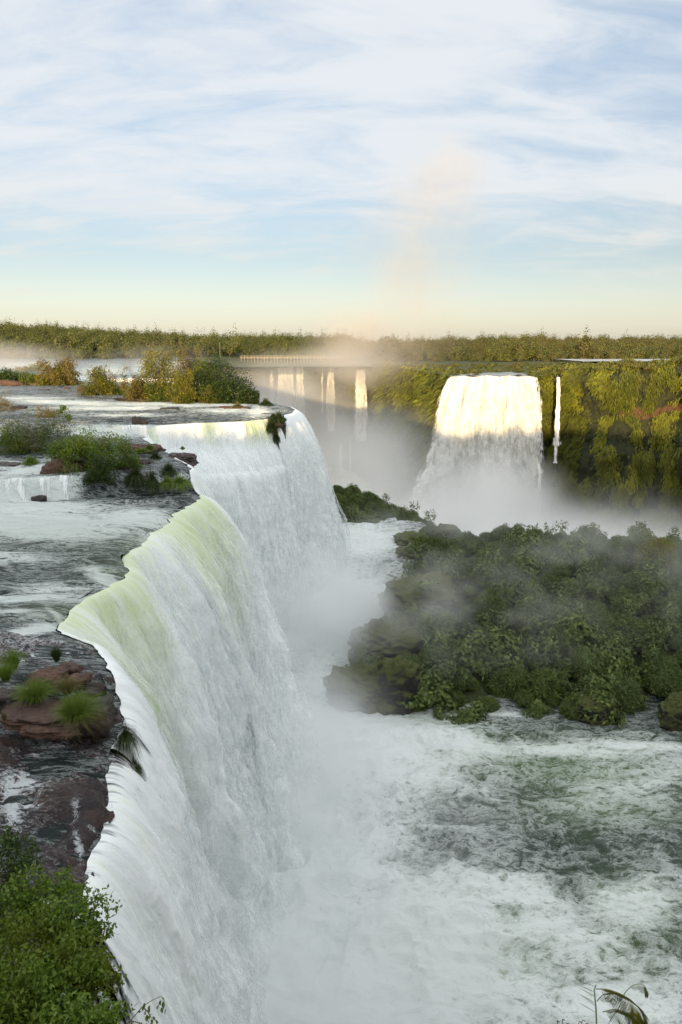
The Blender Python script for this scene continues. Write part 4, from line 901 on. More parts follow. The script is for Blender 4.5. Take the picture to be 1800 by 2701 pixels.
# ---- mossy mounds of shrub on the island
def mound_mesh(seed, n=1700, leaf=0.17):
    r = np.random.default_rng(seed)
    nu, nv = 22, 9
    U, Vv = np.meshgrid(np.linspace(0, 2 * math.pi, nu), np.linspace(0, math.pi * .62, nv), indexing='ij')
    def rad(x, y, z): return 0.94 * (1 + 0.26 * fbm(x * 1.3 + seed, y * 1.3, z * 1.3, oct=3, seed=seed))
    x, y, z = np.cos(U) * np.sin(Vv), np.sin(U) * np.sin(Vv), np.cos(Vv)
    k = rad(x, y, z) * 0.93
    V1 = np.stack([x * k, y * k, z * k], -1).reshape(-1, 3); F1 = grid_faces(nu, nv)[:, ::-1]
    d = unit(r.normal(size=(n, 3))); d[:, 2] = np.abs(d[:, 2]) * 1.0 - 0.18; d = unit(d)
    k = rad(d[:, 0], d[:, 1], d[:, 2])[:, None]
    C = d * k * r.uniform(.93, 1.0, (n, 1))
    dirn = unit(d * 0.8 + r.normal(size=(n, 3)) * .5 + np.array([0, 0, -.25])); s = unit(np.cross(dirn, r.normal(size=(n, 3))))
    L = leaf * r.uniform(.6, 1.4, (n, 1))
    V2 = np.stack([C - s * L * .22, C + s * L * .22, C + dirn * L], 1).reshape(-1, 3)
    F2 = np.arange(3 * n).reshape(-1, 3)
    # one mesh of triangles
    F1t = np.concatenate([F1[:, [0, 1, 2]], F1[:, [0, 2, 3]]])
    V = np.concatenate([V1, V2]); F = np.concatenate([F1t, F2 + len(V1)])
    rn = np.concatenate([np.zeros(len(V1)) + .1, np.repeat(r.uniform(0, 1, n), 3)])
    return mesh_from('shrub', V, F, M_mound, {'rnd': rn}, True)
mounds = [mound_mesh(500 + i) for i in range(7)]
for i in range(5):
    r_ = np.random.default_rng(530 + i)
    p_, n_ = crown_points(1500, 2.3, 1.5, 2.3, r_, lump=.6, nclus=22, csize=.42, shell=.35, base=0., wantn=True)
    V, F, rn = leaves(p_, .26, r_, 1.9, N0=n_)
    mounds.append(mesh_from('shrub', V, F, M_mound, {'rnd': rn}, False))
r = np.random.default_rng(44)
placed = []
def put_mound(x, y, z, s, label, group, k=None):
    o = link('mounded_shrub', mounds[r.integers(12) if k is None else k], label, 'shrub', group, loc=(x, y, z))
    o.scale = (s * r.uniform(.9, 1.25), s * r.uniform(.9, 1.15), s * r.uniform(.9, 1.3)); o.rotation_euler = (r.normal() * .08, r.normal() * .08, r.uniform(0, 6.28))
    return o
def isl_label(x, y):
    if y < 84: return 'rounded green shrub in the front row, at the edge of the dark water', 'shrubs in the front row of the lower island'
    if y > 121: return 'rounded dark shrub on the skyline of the lower island, against the gorge mist', 'shrubs on the skyline of the lower island'
    if x < 12 + (y - 84) * .2: return 'rounded shrub behind the mossy rocks on the channel side of the island', 'shrubs on the channel side of the lower island'
    if y < 100: return 'rounded green shrub halfway up the near slope of the misty island', 'shrubs on the near slope of the lower island'
    return 'rounded shrub in the misty heart of the lower island', 'shrubs in the misty heart of the lower island'
cand = []
for yy in np.arange(79, 134, 3.0):
    for xx in np.arange(0, 66, 3.1):
        x = xx + r.uniform(-1.2, 1.2); y = yy + r.uniform(-1.1, 1.1)
        if island_d(np.array(x), np.array(y)) < 1.8 or abs(x) > 0.53 * y + 3: continue
        if y > 131 and x > 22: continue
        cand.append((x, y))
r.shuffle(cand)
for (x, y) in sorted(cand[:285]):
    z = float(island_z(np.array(x), np.array(y)))
    put_mound(x, y, z + 0.6, 0.9 + 2.0 * r.uniform() ** 1.3 * (0.75 if y < 82 else 1), *isl_label(x, y))
# hump across the channel
def ridge_z(X, Y):
    rz_ = np.interp(X, [-16, -8, -4, 1.6, 5, 8.5, 13, 17, 24], [-19.5, -19.3, -19.5, -18.4, -19.8, -21.2, -23.6, -25.0, -27])
    return -26 + (rz_ - 1.4 + 26) * sst(140, 153, Y + 0.3 * X) - 40 * sst(158, 170, Y) + 0.6 * fbm(X * .3, Y * .3, oct=4, seed=3)
X, Y = np.meshgrid(np.linspace(-16, 24, 90), np.linspace(138, 172, 60), indexing='ij')
grid_obj('ridge_ground', np.stack([X, Y, ridge_z(X, Y)], -1), M_islandsoil, kind='structure')
for yy in np.arange(143.5, 159, 2.3):
    for xx in np.arange(-14, 20, 2.5):
        x = xx + r.uniform(-.9, .9); y = yy + r.uniform(-.8, .8)
        if y + .3 * x < 142.5: continue
        put_mound(x, y, float(ridge_z(np.array(x), np.array(y))) + .2, r.uniform(0.9, 2.3), 'dark green rounded shrub on the ridge across the foaming channel', 'rounded shrubs on the ridge across the channel')
p = atY(1190, 1236, 128); put_mound(p.x, p.y, p.z, 2.2, 'tall dark egg-shaped shrub alone on the island skyline', None, 2).scale = (1.6, 1.6, 2.7)
p = atY(1510, 1285, 112); o = put_mound(p.x, p.y, p.z - .5, 3.4, 'bright yellow-green bush standing out at the right of the island', None, 3); o.data = o.data.copy(); o.data.materials[0] = M_leafy

# ---- plants of the gorge walls: hanging clumps past counting
def wall_pos(S, D):
    o = wall_point(S, D)
    i = np.interp(S, WS, np.arange(len(WS)))
    g = lambda a: np.interp(S, WS, a)
    return np.stack([g(WP[:, 0]) + g(WN[:, 0]) * o, g(WP[:, 1]) + g(WN[:, 1]) * o, g(WP[:, 2]) - D], 1), np.stack([g(WN[:, 0]), g(WN[:, 1]), np.zeros_like(S)], 1)
def clumps(S, D, per, L, r, spread=0.9):
    P, N = wall_pos(S, D); n = len(P)
    P = np.repeat(P, per, 0) + r.normal(size=(n * per, 3)) * spread * np.array([1, .6, 1.0]); N = np.repeat(N, per, 0)
    dirn = unit(N * r.uniform(.2, 1.1, (n * per, 1)) + np.array([0, 0, -1.0]) + r.normal(size=(n * per, 3)) * .35)
    s = unit(np.cross(dirn, N + r.normal(size=(n * per, 3)) * .3)); l = L * r.uniform(.5, 1.4, (n * per, 1))
    A = P + N * .35
    V = np.stack([A - s * l * .12, A + s * l * .12, A + dirn * l + N * l * .15], 1).reshape(-1, 3)
    return V, np.arange(3 * n * per).reshape(-1, 3), np.repeat(np.repeat(np.clip(r.uniform(0, 1, n) * .6 + .2 + .9 * fbm(S * .12, D * .12, oct=3, seed=67), 0, 1), per) * .75 + r.uniform(0, .25, n * per), 3)
r = np.random.default_rng(9)
nS = 12500
S_ = r.uniform(seg[14] - 4, seg[23], nS); D_ = r.uniform(0, 1, nS) ** 1.0 * 72 - 0.5
keep = (np.abs(D_ - 21 + 3 * fbm(S_ * 0.05, 0, seed=8)) > 1.6) & (fbm(S_ * .22, D_ * .07, oct=4, seed=66) > -0.10)
V, F, rn = clumps(S_[keep], D_[keep], 13, 1.7, r)
link('cliff_plants', mesh_from('cliff_plants', V, F, M_cliffveg, {'rnd': rn}, False), kind='stuff', label='matted plants hanging on the sunlit wall of the gorge', cat='plants')
S_ = r.uniform(seg[4], seg[11], 5200); D_ = r.uniform(0, 62, 5200)
V, F, rn = clumps(S_, D_, 9, 2.4, r, 1.6)
link('cliff_plants', mesh_from('cliff_plants', V, F, M_cliffveg, {'rnd': rn}, False), kind='stuff', label='matted plants hanging on the hazy back wall of the gorge', cat='plants')

# ---- leafy protos for the plateau shrubs and the forest
def tree_proto(seed, h, w, n, leaf, lump=.4, nclus=24, trunk=True, flat=1.0):
    r = np.random.default_rng(seed)
    p, nn = crown_points(n, w, h * (.95 if trunk else .62), w, r, lump=lump * .35, nclus=nclus, csize=.40, shell=.5, base=.0, wantn=True)
    p[:, 2] += h * .22 if trunk else 0
    V, F, rn = leaves(p, leaf, r, 1.2, N0=nn)
    cr = mesh_from('crown', V, F, M_tree, {'rnd': rn}, False)
    P = [np.array([[0, 0, -2], [.1, 0, h * .3], [0, .1, h * .6]])]; Q = [np.array([.4, .3, .18])]
    for i in range(4):
        a = r.uniform(0, 6.28); P.append(np.array([[0, 0, h * .3], [math.cos(a) * w * .15, math.sin(a) * w * .15, h * .5], [math.cos(a) * w * .3, math.sin(a) * w * .3, h * .68]])); Q.append(np.array([.2, .13, .06]))
    V, F = tubes(P, Q, 5); return cr, mesh_from('trunk', V, F, M_bark)
tprot = [tree_proto(600 + i, h, w, n, lf) for i, (h, w, n, lf) in enumerate([(12.5, 13, 1000, 1.0), (11, 14, 950, 1.0), (15, 11, 950, .95), (9, 12, 800, .95), (16, 12, 1000, 1.0), (12, 16, 1100, 1.05)])]
sprot = [tree_proto(650 + i, h, w, n, lf, trunk=False)[0] for i, (h, w, n, lf) in enumerate([(3.2, 6, 420, .6), (4.2, 7, 520, .65), (2.6, 5, 340, .55)])]
def put_tree(x, y, z, k, s, label, group, name='forest_tree'):
    o = link(name, None, label, 'tree', group, loc=(x, y, z)); o.rotation_euler = (0, 0, r.uniform(0, 6.28)); o.scale = (s, s, s * r.uniform(.85, 1.15))
    c, t_ = tprot[k]
    link('crown', c, parent=o); link('trunk', t_, parent=o)
    return o
def gz_left(X, Y): return 3.6 + 1.2 * fbm(X * 0.02, Y * 0.02, seed=3) + 14 * sst(-120, -420, X) * sst(440, 700, Y) + 5 * sst(470, 760, Y) - 4.0 * sst(-90, -60, X) * sst(640, 560, Y)
r = np.random.default_rng(21)
rowsL = []; rowsR = []
for Yr in np.arange(436, 900, 12.0):
    xl = -0.52 * Yr
    for x in np.arange(xl, 0.02 * Yr, 7.5):
        lim = 436 + 90 * float(sst(-150, -60, x)) + 6 * math.sin(x * .05)
        if Yr < lim: continue
        rowsL.append((x + r.uniform(-3.5, 3.5), Yr + r.uniform(-5, 5)))
for Yr in np.arange(528, 960, 15.0):
    for x in np.arange(0.02 * Yr, 0.53 * Yr, 8.5):
        rowsR.append((x + r.uniform(-4, 4), Yr + r.uniform(-6, 6)))
def plant_forest(rows, zf, nf, label, group, masslabel):
    rows = sorted(rows, key=lambda p: p[1])
    VV, FF, RR, o = [], [], [], 0
    for i, (x, y) in enumerate(rows):
        z = float(zf(np.array(float(x)), np.array(float(y)))); k = int(r.integers(6)); s = r.uniform(.45, 1.12) * (1.2 if r.uniform() < .08 else 1)
        if i < nf: put_tree(x, y, z - .5, k, s * (.7 if i < nf // 4 else 1), label, group)
        else:
            me = tprot[k][0]; n = len(me.vertices); co = np.empty(n * 3, np.float32); me.vertices.foreach_get('co', co); co = co.reshape(-1, 3)
            rn = np.empty(n, np.float32); me.attributes['rnd'].data.foreach_get('value', rn)
            sub = (np.arange(n // 4) % 5 < 2); idx = np.repeat(sub, 4)
            co = co[idx] * s; rn = rn[idx]
            a = r.uniform(0, 6.28); co = co @ np.array([[math.cos(a), math.sin(a), 0], [-math.sin(a), math.cos(a), 0], [0, 0, 1]]) + np.array([x, y, z])
            VV.append(co); RR.append(rn * .45 + .55 * r.uniform()); FF.append(np.arange(len(co)).reshape(-1, 4) + o); o += len(co)
    link('forest', mesh_from('forest', np.concatenate(VV), np.concatenate(FF), M_tree, {'rnd': np.concatenate(RR)}, False), masslabel, 'forest', kind='stuff')
# the wood on the hill behind the viewer, which keeps the evening sun off the near falls
VV, FF, RR, o_ = [], [], [], 0
for i in range(420):
    x = -420 + i * 1.35 + r.uniform(-1, 1); y = -95 + r.uniform(-9, 9); s = r.uniform(.42, .72); me = tprot[int(r.integers(6))][0]; n = len(me.vertices)
    co = np.empty(n * 3, np.float32); me.vertices.foreach_get('co', co); co = co.reshape(-1, 3); idx = np.repeat(np.arange(n // 4) % 2 == 0, 4)
    co = co[idx] * s + np.array([x, y, 20.6 + .006 * abs(x) + r.uniform(-3.2, 2.6)]); VV.append(co); RR.append(np.full(len(co), r.uniform())); FF.append(np.arange(len(co)).reshape(-1, 4) + o_); o_ += len(co)
link('forest', mesh_from('forest', np.concatenate(VV), np.concatenate(FF), M_tree, {'rnd': np.concatenate(RR)}, False), 'wood on the hill behind the viewpoint', 'forest', kind='stuff')
def gz_right(X, Y): return 0.8 * fbm(X * 0.04, Y * 0.04, oct=3, seed=19) + 7 * sst(560, 900, Y) * sst(-40, 200, X) + 2 * sst(560, 900, Y)
plant_forest(rowsL, gz_left, 150, 'broad-crowned tree at the edge of the forest on the left bank', 'trees along the left bank forest', 'dense forest on the low hills of the left bank')
plant_forest(rowsR, gz_right, 150, 'olive-lit tree at the edge of the forest beyond the plateau', 'trees along the forest beyond the plateau', 'dense forest beyond the plateau on the right')
p = atY(360, 765, 640); put_tree(p.x, p.y, p.z - 17, 2, 1.15, 'tall tree poking above the left forest skyline over the big islet', None)
p = atY(897, 776, 600); put_tree(p.x, p.y, p.z - 12, 5, 1.3, 'wide dome-crowned tree on the hazy skyline right of the spray', None)

r = np.random.default_rng(31)
cnt = 0
for i in range(900):
    if cnt >= 230: break
    y = 300 + 190 * r.uniform() ** .8; x = r.uniform(20, 0.53 * y)
    i_ = np.argmin((WP[:, 0] - x) ** 2 + (WP[:, 1] - y) ** 2 * .02)
    wy = WP[i_, 1]
    if y < wy + 1.5 or (abs(x - (70 + .30 * (y - 316))) < 19.5 - (y - 316) * .35 and y < 352) or (y > 452 and x > 66): continue
    z = float(plateau_z(np.array(x), np.array(y), WP[i_, 2], y - wy))
    o = link('plateau_shrub', sprot[int(r.integers(3))], 'low rounded shrub on the green plateau above the gorge', 'shrub', 'shrubs on the plateau above the gorge', loc=(x, y, z - .4))
    s = r.uniform(.6, 1.25); o.scale = (s * 1.15, s * 1.15, s * .8); o.rotation_euler = (0, 0, r.uniform(0, 6.28)); cnt += 1
for i in range(90):
    k_ = int(r.integers(np.searchsorted(WS, seg[13]), np.searchsorted(WS, seg[24])))
    q_ = WP[k_]; o = link('brink_shrub', sprot[int(r.integers(3))], 'leafy shrub spilling over the brink of the sunlit wall', 'shrub', 'shrubs along the brink of the sunlit wall', loc=(q_[0] + WN[k_, 0] * -1.5, q_[1] + WN[k_, 1] * -1.5, q_[2] - 1.6 + r.uniform(-.6, .6)))
    s = r.uniform(.45, 1.1); o.scale = (s, s, s * r.uniform(.7, 1.5)); o.rotation_euler = (0, 0, r.uniform(0, 6.28))

# ---- boardwalk over the river on the far side
M_wood, _t = newmat('weathered_wood'); finish(_t, princ(_t, Base_Color=(0.40, 0.33, 0.25), Roughness=.8))
def box(lo, hi):
    x0, y0, z0 = lo; x1, y1, z1 = hi
    V = np.array([(x, y, z) for x in (x0, x1) for y in (y0, y1) for z in (z0, z1)], float)
    return V, np.array([(0, 1, 3, 2), (4, 6, 7, 5), (0, 4, 5, 1), (2, 3, 7, 6), (0, 2, 6, 4), (1, 5, 7, 3)])
bw_ = link('boardwalk', None, 'long railed boardwalk on posts crossing the hazy river above the back wall', 'walkway', loc=(-72, 498, 3.4))
V, F = box((0, 0, 0), (74, 2.0, .35)); link('deck', mesh_from('deck', V, F, M_wood, None, False), parent=bw_)
for z_, y_ in ((1.5, 0.05), (1.5, 1.9), (.8, 0.05)):
    V, F = box((0, y_, z_), (74, y_ + .10, z_ + .14)); link('rail', mesh_from('rail', V, F, M_wood, None, False), parent=bw_)
V, F = box((-.12, -.02, -4.5), (.12, .2, 1.5)); pm = mesh_from('post', V, F, M_wood, None, False)
for i in range(32):
    o = link('post', pm, parent=bw_, loc=(1 + i * 2.35, -.12, 0))
pf_ = link('viewing_platform', None, 'pale flat platform at the left end of the boardwalk', 'platform', loc=(-108, 470, 1.0))
V, F = box((0, 0, 0), (34, 5, .5)); link('deck', mesh_from('deck', V, F, M_wood, None, False), parent=pf_)
V, F = box((-.2, -.1, -4), (.2, .2, 0)); pm = mesh_from('post', V, F, M_wood, None, False)
for i in range(9): link('post', pm, parent=pf_, loc=(1 + i * 4, 0.05, 0))
V, F = tubes([np.array([[0, 0, 0], [0, 0, 6.0], [0, 0, 13.0]])], [np.array([.16, .14, .10])], 6)
link('mast', mesh_from('mast', V, F, M_wood), 'thin upright mast by the left end of the boardwalk', 'mast', loc=(-85, 492, 1.0))

# ------------------------------------------------------------------ leafy shrubs close by at the lower left
leafm = []
for i in range(4):
    a = 0.9 + .1 * i; L = 0.075 * a
    V = np.array([(0, 0, 0), (L * .3, .016 * a, .006), (L * .65, .017 * a, .004), (L, 0, -.008), (L * .65, -.017 * a, .004), (L * .3, -.016 * a, .006), (L * .5, 0, -.003)]); F = np.array([(0, 1, 6), (1, 2, 6), (2, 3, 6), (3, 4, 6), (4, 5, 6), (5, 0, 6)])
    leafm.append(mesh_from('leaf', V, F, M_near, {'rnd': np.zeros(7) + [.2, .5, .75, .95][i]}, False))
GB = 'leafy shrubs at the foot of the viewpoint'
near = [(35, 1985, 14.0, 62, 95, 2100, 'dark-leaved shrub at the left edge beside the bare shelf, topmost of the leafy ones'), (28, 2085, 13.0, 85, 80, 3000, 'dense shrub at the left edge under the topmost one'),
        (100, 2065, 13.0, 95, 60, 3000, 'light green shrub lapping onto the dark rock'), (160, 2125, 12.2, 105, 85, 4000, 'leafy shrub reaching farthest over the near falls'),
        (60, 2190, 11.6, 120, 100, 5200, 'broad dense shrub in the middle of the leafy thicket'), (190, 2225, 11.0, 95, 75, 3400, 'shrub whose right edge frays over the white water'),
        (130, 2290, 10.5, 120, 80, 4600, 'lower dense shrub with yellowing leaves'), (25, 2300, 10.0, 110, 90, 4200, 'shrub in the bottom left corner'), (190, 2350, 9.6, 110, 45, 2600, 'lowest shrub cut by the bottom edge')]
NLEAF = 33
for i_, (a_, b_, t_, rw, rh, n, lb) in enumerate(near):
    c = ray(a_, b_, t_); w_ = rw * K / 1800 * t_; h_ = rh * K / 1800 * t_
    rr = np.random.default_rng(700 + i_)
    gzz = 11.8 - 12.2 * float(sst(-9, 10, c.y + .3 * (c.x + 8))) if c.x < -7.5 else float(c.z - 2.6)
    root = link('leafy_shrub', None, lb, 'shrub', GB, loc=(c.x, c.y, c.z - h_))
    nc = 60
    cl = unit(rr.normal(size=(nc, 3))) * rr.uniform(.35, 1.0, (nc, 1))
    k = rr.integers(nc, size=n); P_ = (cl[k] + unit(rr.normal(size=(n, 3))) * rr.uniform(0, 1, (n, 1)) ** .5 * .26) * np.array([w_, w_ * .8, h_]) + np.array([0, 0, h_])
    V, F, rn = leaves(P_[:int(n * .72)], 0.084, rr, 2.0, up=.25, droop=.35)
    link('foliage', mesh_from('foliage', V, F, M_near if i_ not in (0,) else M_leafd, {'rnd': rn}, False), parent=root, kind='stuff')
    # twigs from the ground up into every clump
    paths, rad = [], []
    for q_ in cl[:26]:
        e = q_ * np.array([w_, w_ * .8, h_]) + np.array([0, 0, h_]); b0 = np.array([rr.normal() * .08, rr.normal() * .08 - .2, -2.4]); mid = np.array([e[0] * .35, e[1] * .35, h_ * .35])
        paths.append(np.stack([b0, mid * .6 + b0 * .4, mid, (mid + e) / 2 + rr.normal(size=3) * .03, e])); rad.append(np.array([.022, .018, .012, .007, .003]))
    V, F = tubes(paths, rad, 4); link('stems', mesh_from('stems', V, F, M_bark), parent=root)
    for j in range(NLEAF):
        q_ = cl[rr.integers(nc)]; e = (q_ * 1.08 + unit(rr.normal(size=(1, 3)))[0] * .2) * np.array([w_, w_ * .8, h_]) + np.array([0, 0, h_])
        if e[1] > 0: e[1] *= -.8
        o = link('leaf', leafm[j % 4], parent=root, loc=tuple(e)); o.rotation_euler = (rr.uniform(-.9, .9), rr.uniform(-.2, 1.3), rr.uniform(0, 6.28)); s = rr.uniform(1, 1.35); o.scale = (s, s, s)
# a twig reaching out above the water
tw = link('leafy_twig', None, 'single twig with drooping leaves reaching out over the white water at the bottom', 'twig', loc=ray(225, 2420, 8.2))
base = ray(225, 2420, 8.2)
def rel(dx, dy, t): return np.array(ray(dx, dy, t) - base)
br = [[rel(225, 2420, 8.2), rel(270, 2372, 8.1), rel(300, 2345, 8.0), rel(328, 2312, 8.0), rel(350, 2298, 8.0), rel(372, 2288, 8.0)], [rel(328, 2312, 8.0), rel(340, 2325, 8.0), rel(352, 2345, 8.0)], [rel(300, 2345, 8.0), rel(322, 2350, 8.0), rel(345, 2362, 8.0)]]
V, F = tubes([np.array(b) for b in br], [np.linspace(.008, .003, len(b)) for b in br], 5); link('stem', mesh_from('stem', V, F, M_bark), parent=tw)
rr = np.random.default_rng(3)
spots_ = [(372, 2292), (376, 2300), (379, 2310), (383, 2318), (368, 2298), (366, 2308), (374, 2306), (380, 2300), (371, 2314), (330, 2312), (335, 2320), (342, 2318), (348, 2328), (338, 2330), (352, 2335), (346, 2342), (334, 2342), (358, 2342), (326, 2348), (318, 2350), (338, 2350), (350, 2350), (344, 2310), (333, 2303), (322, 2322), (308, 2348)]
for (a_, b_) in spots_:
    o = link('leaf', leafm[rr.integers(4)], parent=tw, loc=tuple(rel(a_, b_, 8.0 + rr.uniform(-.05, .05)))); o.rotation_euler = (rr.uniform(-.6, .6), rr.uniform(.7, 1.5), rr.uniform(0, 6.28)); o.scale = (.95, .95, .95)

# feathery plant at the lower right
M_fern = leaf_mat('feathery_leaves', (0.07, 0.12, 0.016), (0.13, 0.15, 0.020), (0.10, 0.13, 0.03), .5, .3, 3.0)
M_fernb = leaf_mat('olive_feathery_leaves', (0.12, 0.12, 0.012), (0.18, 0.14, 0.012), (0.10, 0.12, 0.02), .5, .3, 3.0)
M_stem, _t = newmat('green_stem'); finish(_t, princ(_t, Base_Color=(0.20, 0.24, 0.12), Roughness=.6))
fb_ = Vector((1.75, 2.0, 10.4))
fern = link('feathery_plant', None, 'feathery acacia-like seedling with arching fronds at the lower right', 'plant', loc=fb_)
TF = 4.3
def rf(dx, dy, t=TF): return np.array(ray(dx, dy, t) - fb_)
V, F = tubes([np.array([[0, 0, 0], rf(1376, 2460, 4.2), rf(1372, 2380), rf(1370, 2320), rf(1366, 2275), rf(1370, 2262)])], [np.array([.012, .008, .006, .005, .004, .003])], 6)
link('stem', mesh_from('stem', V, F, M_stem), parent=fern)
V = np.array([(0, 0, 0), (.2, .10, .02), (.6, .12, .03), (1, 0, 0), (.6, -.12, .03), (.2, -.10, .02), (.5, 0, 0)]); F = np.array([(0, 1, 6), (1, 2, 6), (2, 3, 6), (3, 4, 6), (4, 5, 6), (5, 0, 6)])
lm1 = mesh_from('leaflet', V, F, M_fern, {'rnd': np.zeros(7) + .4}, False); lm2 = mesh_from('leaflet', V, F, M_fernb, {'rnd': np.zeros(7) + .5}, False)
def leaflet(parent, a, b, me, wd):
    a, b = Vector(a), Vector(b); d = b - a
    o = link('leaflet', me, parent=parent, loc=a); o.rotation_mode = 'QUATERNION'; o.rotation_quaternion = d.to_track_quat('X', 'Z'); o.scale = (d.length, wd, wd)
def frond(pts, pin, me, length, droop, nseg=26, side=(1, 1), wd=.030):
    P = np.array([rf(*p) for p in pts]); s = np.linspace(0, 1, len(pts)); ss = np.linspace(0, 1, nseg)
    Q_ = np.stack([np.interp(ss, s, P[:, k]) for k in range(3)], 1)
    for _ in range(3): Q_[1:-1] = (Q_[:-2] + 2 * Q_[1:-1] + Q_[2:]) / 4
    V, F = tubes([Q_], [np.linspace(.0035, .0014, nseg)], 5)
    fr = link('frond', mesh_from('rachis', V, F, M_stem), parent=fern)
    T = unit(np.gradient(Q_, axis=0))
    for i in range(pin, nseg):
        L = length * math.sin(math.pi * (0.18 + .78 * (i - pin) / (nseg - pin))) ** .7
        for sd_ in (-1, 1):
            if not side[0 if sd_ < 0 else 1]: continue
            u_ = np.cross(T[i], np.array([0, -1, 0.2])); u_ /= np.linalg.norm(u_)
            e = Q_[i] + (u_ * sd_ * .55 + T[i] * .6) * L + np.array([0, -.3 * L, -droop * L])
            leaflet(fr, Q_[i], e, me, wd)
for (a0, b0, a1, b1) in ((1367, 2279, 1326, 2262), (1368, 2290, 1327, 2267), (1369, 2305, 1324, 2280), (1370, 2311, 1340, 2290), (1372, 2328, 1327, 2301), (1371, 2268, 1345, 2258), (1374, 2344, 1366, 2334)):
    me = lm1; leaflet(fern, rf(a0, b0), rf(a1, b1, TF - .05), me, .030)
frond([(1370, 2272), (1395, 2272), (1425, 2282), (1450, 2296), (1470, 2318), (1480, 2345)], 3, lm2, .12, .75, 34)
frond([(1372, 2300), (1385, 2285), (1405, 2280), (1425, 2285)], 2, lm1, .07, .6, 16)
frond([(1425, 2300), (1440, 2275), (1460, 2260), (1482, 2262), (1490, 2282)], 8, lm2, .055, .5, 22, (0, 1))
frond([(1385, 2325), (1410, 2318), (1440, 2325), (1465, 2345), (1480, 2375)], 2, lm1, .11, .8, 30)
frond([(1390, 2380), (1402, 2345), (1420, 2318), (1432, 2300)], 12, lm2, .05, .7, 20)
frond([(1430, 2330), (1455, 2325), (1480, 2345), (1500, 2375)], 4, lm1, .09, 1.0, 22)
sg = link('dry_sprig', None, 'tiny dry seed heads poking up at the bottom edge left of the feathery plant', 'sprig', loc=ray(1290, 2480, 4.0))
b0 = ray(1290, 2480, 4.0)
pth = [[np.array(ray(x0, 2480, 4.0) - b0), np.array(ray((x0 + x1) / 2, 2390, 4.0) - b0), np.array(ray(x1, y1, 4.0) - b0), np.array(ray(x1 + 5, y1 + 3, 4.0) - b0)] for x0, x1, y1 in ((1290, 1281, 2345), (1292, 1293, 2341), (1293, 1303, 2350), (1300, 1332, 2346), (1301, 1340, 2343), (1302, 1348, 2350))]
V, F = tubes(pth, [np.array([.003, .0022, .0028, .004])] * len(pth), 5); link('stalks', mesh_from('stalks', V, F, M_bark), parent=sg)
# ------------------------------------------------------------------ mist
def mist(name, lo, hi, res, blobs, nscale, thr, dens, color, label, stretch=(1, 1, 1), warp=0.6, aniso=0.0, rough=0.6):
    vol = bpy.data.volumes.new(name); o = bpy.data.objects.new(name, vol); COL.objects.link(o)
    o['kind'] = 'stuff'; o['label'] = label; o['category'] = 'mist'
    m, t = newmat(name + '_air')
    pv_ = t.add('ShaderNodeVolumePrincipled')
    t.set(pv_, 'Color', (*color, 1)); t.set(pv_, 'Anisotropy', aniso); t.set(pv_, 'Density', 1.0); pv_.inputs['Density Attribute'].default_value = 'density'
    t.add('ShaderNodeOutputMaterial', {'Volume': pv_.outputs[0]})
    gt = bpy.data.node_groups.new(name + '_field', 'GeometryNodeTree')
    gt.interface.new_socket('Geometry', in_out='INPUT', socket_type='NodeSocketGeometry')
    gt.interface.new_socket('Geometry', in_out='OUTPUT', socket_type='NodeSocketGeometry')
    g = NT(gt)
    out = g.add('NodeGroupOutput')
    p = g.add('GeometryNodeInputPosition').outputs[0]
    wp = g.vm('ADD', p, g.vm('SCALE', g.vm('SUBTRACT', g.noisec(p, nscale * 0.6, 2), (.5, .5, .5)), warp / nscale))
    tot = None
    for (c, r, s) in blobs:
        l = g.vm('LENGTH', g.vm('MULTIPLY', g.vm('SUBTRACT', wp, c), tuple(1 / a for a in r)))
        v = g.math('MULTIPLY', g.rng(l, 1.0, 0.0), s)
        tot = v if tot is None else g.math('MAXIMUM', tot, v)
    n = g.noise(g.vm('MULTIPLY', wp, stretch), nscale, 5, rough)
    n = g.rng(n, thr[0], thr[1])
    d = g.math('MULTIPLY', g.math('MULTIPLY', tot, n), dens)
    vc = g.add('GeometryNodeVolumeCube', {'Density': d, 'Background': 0.0, 'Min': lo, 'Max': hi, 'Resolution X': res[0], 'Resolution Y': res[1], 'Resolution Z': res[2]})
    sm = g.add('GeometryNodeSetMaterial', {'Geometry': vc.outputs[0], 'Material': m})
    g.l.new(sm.outputs[0], out.inputs[0])
    md = o.modifiers.new('field', 'NODES'); md.node_group = gt
    m.cycles.volume_step_rate = 1.0 if hasattr(m.cycles, 'volume_step_rate') else 1
    vol.materials.append(m)
    return o

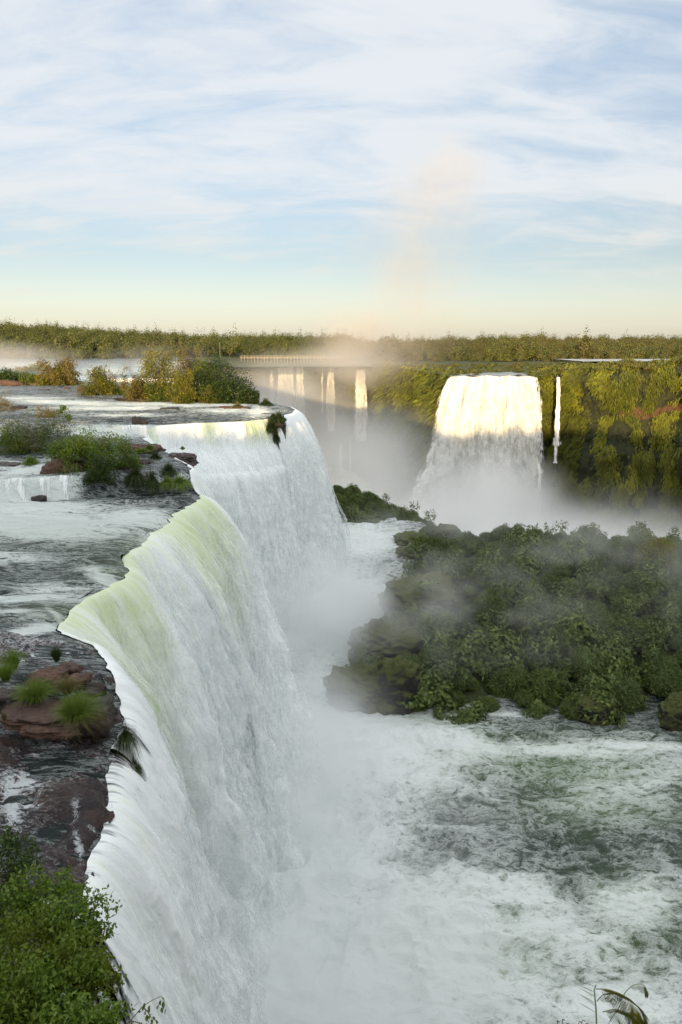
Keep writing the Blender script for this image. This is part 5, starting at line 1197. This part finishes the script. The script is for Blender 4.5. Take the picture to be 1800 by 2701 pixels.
WHITE = (0.985, 0.992, 0.995)
mist('mist', (-16, 16, -36), (40, 132, -6), (112, 232, 60),
     [((-3, 98, -25), (16, 18, 11), 2.0), ((-9, 78, -29), (12, 16, 12), 1.0), ((-4, 62, -30), (14, 22, 14), 1.5), ((-3, 42, -32), (17, 20, 11), 1.0), ((3, 55, -33), (20, 26, 8), .55), ((0, 32, -31), (17, 18, 13), 1.4), ((2, 118, -22), (12, 12, 7), .6)],
     0.13, (0.34, 0.70), 0.21, WHITE, 'dense white spray boiling up along the foot of the near falls')
mist('mist', (-8, 76, -34), (75, 160, -10), (130, 120, 44),
     [((18, 96, -23), (34, 24, 8), .8), ((45, 110, -18), (34, 26, 7), .7), ((22, 128, -19), (26, 18, 6), .8), ((55, 92, -24), (30, 18, 7), .5)],
     0.16, (0.42, 0.78), 0.11, WHITE, 'thin wisps of mist drifting over the mossy island', stretch=(0.7, 1, 1.1))
mist('mist', (-110, 150, -74), (200, 480, 14), (124, 132, 50),
     [((58, 292, -60), (50, 46, 34), 1.7), ((30, 230, -60), (70, 60, 30), .9), ((80, 240, -62), (100, 100, 22), .8),  ((10, 330, -50), (90, 110, 40), .55), ((-40, 430, -30), (60, 90, 44), .6), ((110, 260, -60), (80, 60, 22), .35), ((0, 200, -52), (60, 60, 34), .55), ((0, 440, -2), (60, 50, 18), .42)],
     0.022, (0.26, 0.70), 0.075, WHITE, 'pale mist filling the far gorge below the sunlit waterfall')
mist('mist', (-40, 330, -30), (150, 470, 150), (96, 70, 90),
     [((18, 400, 10), (50, 50, 34), 1.0), ((38, 400, 50), (34, 40, 48), .8), ((58, 400, 92), (34, 38, 42), .8), ((44, 400, 60), (52, 44, 80), .45)],
     0.03, (0.34, 0.74), 0.036, (0.82, 0.75, 0.70), 'tall faint column of spray rising above the gorge into the sky', rough=0.5)
mist('mist', (-180, 190, 3), (-60, 330, 22), (60, 70, 24), [((-125, 250, 8), (38, 55, 9), 1.0), ((-80, 300, 8), (40, 50, 8), .4)], 0.06, (0.35, 0.7), 0.03, WHITE,
     'low sunlit mist over the ledge at the far left')

mist('mist', (-120, 138, -74), (260, 420, -40), (110, 90, 20), [((60, 280, -72), (130, 120, 26), 1.0), ((150, 240, -72), (140, 90, 16), .35), ((10, 200, -72), (120, 80, 26), .8), ((66, 300, -66), (44, 30, 28), 1.6)], 0.03, (0.10, 0.62), 0.10, WHITE,
     'low bank of spray lying on the water of the far gorge')
